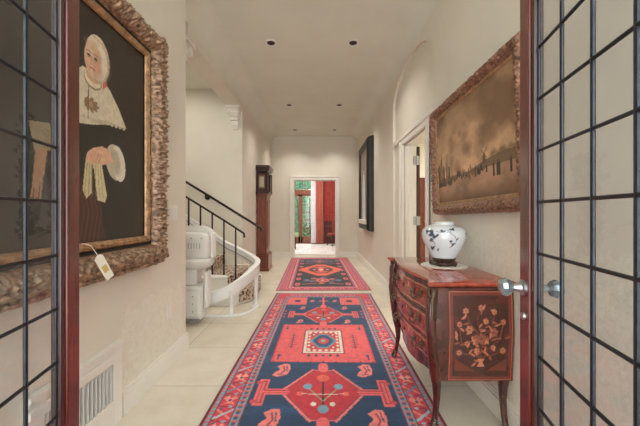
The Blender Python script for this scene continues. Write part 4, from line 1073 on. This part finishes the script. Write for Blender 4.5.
# drawers
def flower(a,cx,cy,r,c1,c2,n=6):
    for k in range(n): an=2*PI*k/n+r*90; a.ell(cx+r*.45*math.cos(an),cy+r*.5*math.sin(an),r*.55,r*.36,c1,.85,.15,an)
    for k in range(3): an=2*PI*k/3+r*50; a.line([(cx,cy),(cx+r*.8*math.cos(an),cy+r*.8*math.sin(an))],.002,c2,.8)
    a.ell(cx,cy,r*.25,r*.25,c2)
for di,(za,zb) in enumerate(((.345,.478),(.488,.628),(.638,.782))):
    y0,y1=-.80,.80
    a=Art(y0,y1,za,zb,.006,(150,46,44)); a.us=np.linspace(y0,y1,a.nx)
    sc=CH
    f=fbm(a.ny,a.nx,(3,14),4,60+di); a.c*=(.75+.45*f)[...,None]
    dd=np.minimum(np.minimum(a.U-y0,y1-a.U)*sc,np.minimum(a.V-za,zb-a.V))
    a.put((dd<.014).astype(float),(104,30,28)); a.put(((dd>.014)&(dd<.0185)).astype(float),(206,140,104))
    zc=(za+zb)/2
    for sx in (-1,1):
        for k in range(7):
            u=sx*(.10+.095*k); z=zc+.022*math.sin(k*1.7); a.ell(u,z,.03,.010,(190,112,84),.8,0,.6*math.sin(k))
            if k%2: a.ell(u,z,.022,.014,(208,140,100),.9)
        a.line([(sx*.08,zc),(sx*.3,zc+.02),(sx*.5,zc-.02),(sx*.72,zc+.01)],.005,(176,104,76),.8)
    o=MB()
    vs=[(xf(u,z)-.007, CY+u*(ys(1,z)-ys(-1,z))/2, z) for z in a.vs for u in a.us]
    nx,ny=a.nx,a.ny; fs=grid_faces(nx,ny); cols=a.lincol()
    rim=[i for i in range(nx)]+[(j+1)*nx-1 for j in range(1,ny)]+[(ny-1)*nx+i for i in range(nx-2,-1,-1)]+[j*nx for j in range(ny-2,0,-1)]
    oo=len(vs); vs+=[(vs[i][0]+.010,vs[i][1],vs[i][2]) for i in rim]; n=len(rim); fs+=[(rim[k],oo+k,oo+(k+1)%n,rim[(k+1)%n]) for k in range(n)]; cols=np.vstack([cols,cols[rim]])
    o.add(vs,fs); dr=link('drawer',o,M['inlay'],com,smooth=True,cols=cols)
    for u in (-.52,.52):
        hm=MB(); z=zc; yc_=CY+u*CH; xx=xf(u,z)-.008
        for dy in (-.042,.042):
            xq=xf((yc_+dy-CY)/CH,z)-.008
            hm.lathe([(.016,0),(.017,-.003),(.010,-.006),(.006,-.016),(.009,-.022),(.004,-.026)],(xq,yc_+dy,z+.008),12,'x')
            for q in range(5): an=q*1.257; hm.ball((xq-.003,yc_+dy+.016*math.cos(an),z+.008+.018*math.sin(an)),.004,.008,.008,8)
        arc=[(xx-.022,yc_-.042,z+.006),(xx-.028,yc_-.044,z-.012),(xx-.03,yc_-.026,z-.028),(xx-.03,yc_,z-.024),(xx-.03,yc_+.026,z-.028),(xx-.028,yc_+.044,z-.012),(xx-.022,yc_+.042,z+.006)]
        hm.tube(smoothpath(arc,4),.0045,8); hm.ball((xx-.03,yc_,z-.024),.007,.01,.007,8)
        link('drawer_handle',hm,M['bronze'],dr,smooth='all')
    km=MB().lathe([(.012,0),(.013,-.003),(.007,-.005),(.003,-.006)],(xf(0,zc)-.008,CY,zc),14,'x'); link('keyhole_plate',km,M['bronze'],dr,smooth=True)
# side panels (inlaid)
def sidepanel(sg):
    x0,x1,z0,z1=.700,1.040,.296,.778
    a=Art(x0,x1,z0,z1,.0028,(68,27,19)); f=fbm(a.ny,a.nx,(12,3),4,70); a.c*=(.75+.5*f)[...,None]
    d=np.minimum(np.minimum(a.U-x0,x1-a.U),np.minimum(a.V-z0,z1-a.V))
    a.put((d<.004).astype(float),(168,92,64)); a.put(((d>.004)&(d<.020)).astype(float),(112,44,34),.8)
    cx,cz=(x0+x1)/2,(z0+z1)/2
    a.poly([(cx-.125,cz-.10),(cx-.125,cz+.12),(cx-.09,cz+.165),(cx+.09,cz+.165),(cx+.125,cz+.12),(cx+.125,cz-.10),(cx+.03,cz-.175),(cx-.03,cz-.175)],(62,26,20),.75)
    a.poly([(cx-.14,cz-.19),(cx-.03,cz-.19),(cx-.14,cz-.12)],(112,56,38),.7); a.poly([(cx+.14,cz-.19),(cx+.03,cz-.19),(cx+.14,cz-.12)],(112,56,38),.7)
    T1,T2,T3=(176,112,84),(138,78,56),(104,54,38)
    stems=[[(0,-.13),(-.03,-.06),(-.09,-.03),(-.10,.05)],[(0,-.13),(.03,-.06),(.08,-.02),(.10,.06)],[(0,-.13),(0,0),(-.02,.08),(0,.14)],[(0,-.1),(-.05,-.09),(-.10,-.08)],[(0,-.1),(.06,-.09),(.10,-.07)],[(0,0),(.05,.05),(.06,.12)],[(0,0),(-.05,.06),(-.07,.12)]]
    for s in stems:
        pp=[(cx+p,cz+q) for p,q in s]; a.line([(cx+(p-cx)*1.18,cz+(q-cz)*1.1) for p,q in pp],.004,T3)
    for (p,q,r) in ((0,-.01,.034),(-.055,.035,.026),(.055,.02,.030),(-.10,.06,.018),(.10,.07,.018),(0,.14,.020),(.06,.12,.018),(-.07,.125,.020),(-.10,-.08,.018),(.10,-.07,.020),(.02,.075,.02),(-.02,-.07,.022),(.055,-.055,.018),(-.065,-.035,.018)):
        flower(a,cx+p*1.18,cz+q*1.1,r*.88,T1 if r<.03 else T2,T3,6)
    rr=random.Random(9)
    for k in range(64):
        an=rr.uniform(0,2*PI); q=rr.uniform(.03,.15); a.ell(cx+q*.95*math.cos(an),cz+q*1.1*math.sin(an),.015,.0052,T2 if k%2 else T1,.9,0,rr.uniform(0,PI))
    a.poly([(cx-.02,cz-.12),(cx+.02,cz-.12),(cx+.008,cz-.14),(cx+.022,cz-.165),(cx-.022,cz-.165),(cx-.008,cz-.14)],T1)
    def fn(u,v):
        i=(u-.62)/(XB-.62); return (u,ys(sg,v)+sg*(.006*math.sin(PI*max(0,min(1,i)))+.005),v)
    art_obj('inlaid_side_panel',a,fn,M['inlay'],com,(0,-sg*.008,0))
sidepanel(-1); sidepanel(1)
# doily, stand, vase
DX,DY=.885,2.20
a_=MB(); n=72
out=[(DX+(.150+.008*abs(math.sin(k*PI/4)))*math.cos(2*PI*k/n),DY+(.150+.008*abs(math.sin(k*PI/4)))*math.sin(2*PI*k/n)) for k in range(n)]
a_.prism(out,.8285,.8315)
tag(link('doily',a_,M['lace']),'round white lace doily under the vase on the commode top','doily')
t=thing('vase_stand',(DX,DY,.833),'carved dark wood stand under the porcelain jar','stand')
m=MB().lathe([(.088,.010),(.092,.016),(.084,.024),(.074,.030),(.078,.040),(.082,.048),(.070,.050)],(DX,DY,.833),36); link('ring_top',m,M['doordark'],t,smooth=True)
for k in range(5):
    an=k*2*PI/5+.3; c_,s_=math.cos(an),math.sin(an)
    link('foot',MB().tube([(DX+.078*c_,DY+.078*s_,.856),(DX+.092*c_,DY+.092*s_,.845),(DX+.085*c_,DY+.085*s_,.8345)],[.012,.010,.008],8),M['doordark'],t,smooth=True)
prof=[(.001,.001),(.078,.0),(.084,.006),(.096,.03),(.117,.07),(.135,.11),(.147,.15),(.149,.175),(.143,.203),(.124,.225),(.095,.238),(.074,.244),(.069,.250),(.069,.264),(.074,.268),(.070,.270),(.064,.268),(.063,.250)]
ss=np.linspace(0,len(prof)-1,100); pr=[(float(np.interp(s,range(len(prof)),[p[0] for p in prof])),float(np.interp(s,range(len(prof)),[p[1] for p in prof]))) for s in ss]
NT=150
a=Art(0,2*PI*.14,0,.27,.0049,(226,230,232)); a.us=np.linspace(0,2*PI*.14,NT+1); a.nx=NT+1; a.vs=np.array([p[1] for p in pr]); a.ny=len(pr); a.U,a.V=np.meshgrid(a.us,a.vs); a.c=np.zeros((a.ny,a.nx,3)); a.c[:]=(218,224,228)
INK=(62,72,92)
rr=random.Random(12)
for (u,v,r) in ((.50,.20,.020),(.535,.185,.022),(.56,.165,.020),(.52,.14,.016),(.60,.20,.012),(.66,.215,.014),(.52,.075,.016),(.56,.07,.010),(.66,.13,.012),(.69,.15,.010),(.67,.11,.014),(.30,.18,.022),(.33,.15,.02),(.2,.12,.02),(.1,.19,.02),(.8,.18,.02),(.83,.13,.018)):
    for k in range(5): an=rr.uniform(0,2*PI); a.ell(u+.7*r*math.cos(an),v+.45*r*math.sin(an),r*.75,r*.38,INK,.85,0,an)
for pp in ([(.48,.19),(.53,.15),(.55,.10),(.52,.06)],[(.63,.21),(.68,.16),(.69,.12),(.65,.09)],[(.56,.2),(.62,.19),(.66,.21)]): a.line(pp,.0035,INK,.8)
a.put((a.V>.262).astype(float),(206,190,160))
vs=[]; 
for (r,h) in pr:
    for k in range(NT+1):
        an=2*PI*k/NT; vs.append((DX+r*math.cos(an),DY+r*math.sin(an),.8842+h*.96))
m=MB().add(vs,grid_faces(NT+1,len(pr)))
t_=link('ginger_jar',m,M['china'],smooth='all',cols=a.lincol()); tag(t_,'white porcelain ginger jar with dark blue sprays on the commode','vase')

# ------------------------------------------------------------------ lights, world, camera
w=bpy.data.worlds.new('World'); bpy.context.scene.world=w; w.use_nodes=True
bg=w.node_tree.nodes['Background']; bg.inputs[0].default_value=(.93,.97,1,1); bg.inputs[1].default_value=3.0
def area(loc,rot,sx,sy,e,col=(1,.96,.9)):
    L=bpy.data.lights.new('added_fill','AREA'); L.shape='RECTANGLE'; L.size=sx; L.size_y=sy; L.energy=e; L.color=col  # bare area lamp, added as fill for an enclosed room
    o=bpy.data.objects.new('fill_lamp',L); C.objects.link(o); o.location=loc; o.rotation_euler=rot; return o
area((-2.7,3.9,3.25),(0,0,0),1.6,1.6,15)            # added fill lamp high over the stairs, no fixture modelled
area((2.7,5.0,2.95),(0,0,0),1.4,1.4,60)             # unseen fill added to brighten the side room
area((-.4,10.6,2.9),(0,0,0),1.6,1.2,30)             # fill added below the end room ceiling, without a fitting
sun=bpy.data.lights.new('sun','SUN'); sun.energy=1.2; sun.angle=.02; so=bpy.data.objects.new('sun',sun); C.objects.link(so); so.rotation_euler=(math.radians(-48),0,math.radians(-160+180-18))
cam=bpy.data.cameras.new('cam'); co=bpy.data.objects.new('camera',cam); C.objects.link(co)
co.location=(0,0,CAMZ); co.rotation_euler=(PI/2,0,0); cam.lens=F/640*36; cam.sensor_width=36; cam.clip_start=.02; cam.shift_x=1/640
bpy.context.scene.camera=co
vs_=bpy.context.scene.view_settings; vs_.view_transform='Standard'; vs_.look='None'; vs_.gamma=1; vs_.exposure=.90; vs_.use_curve_mapping=False
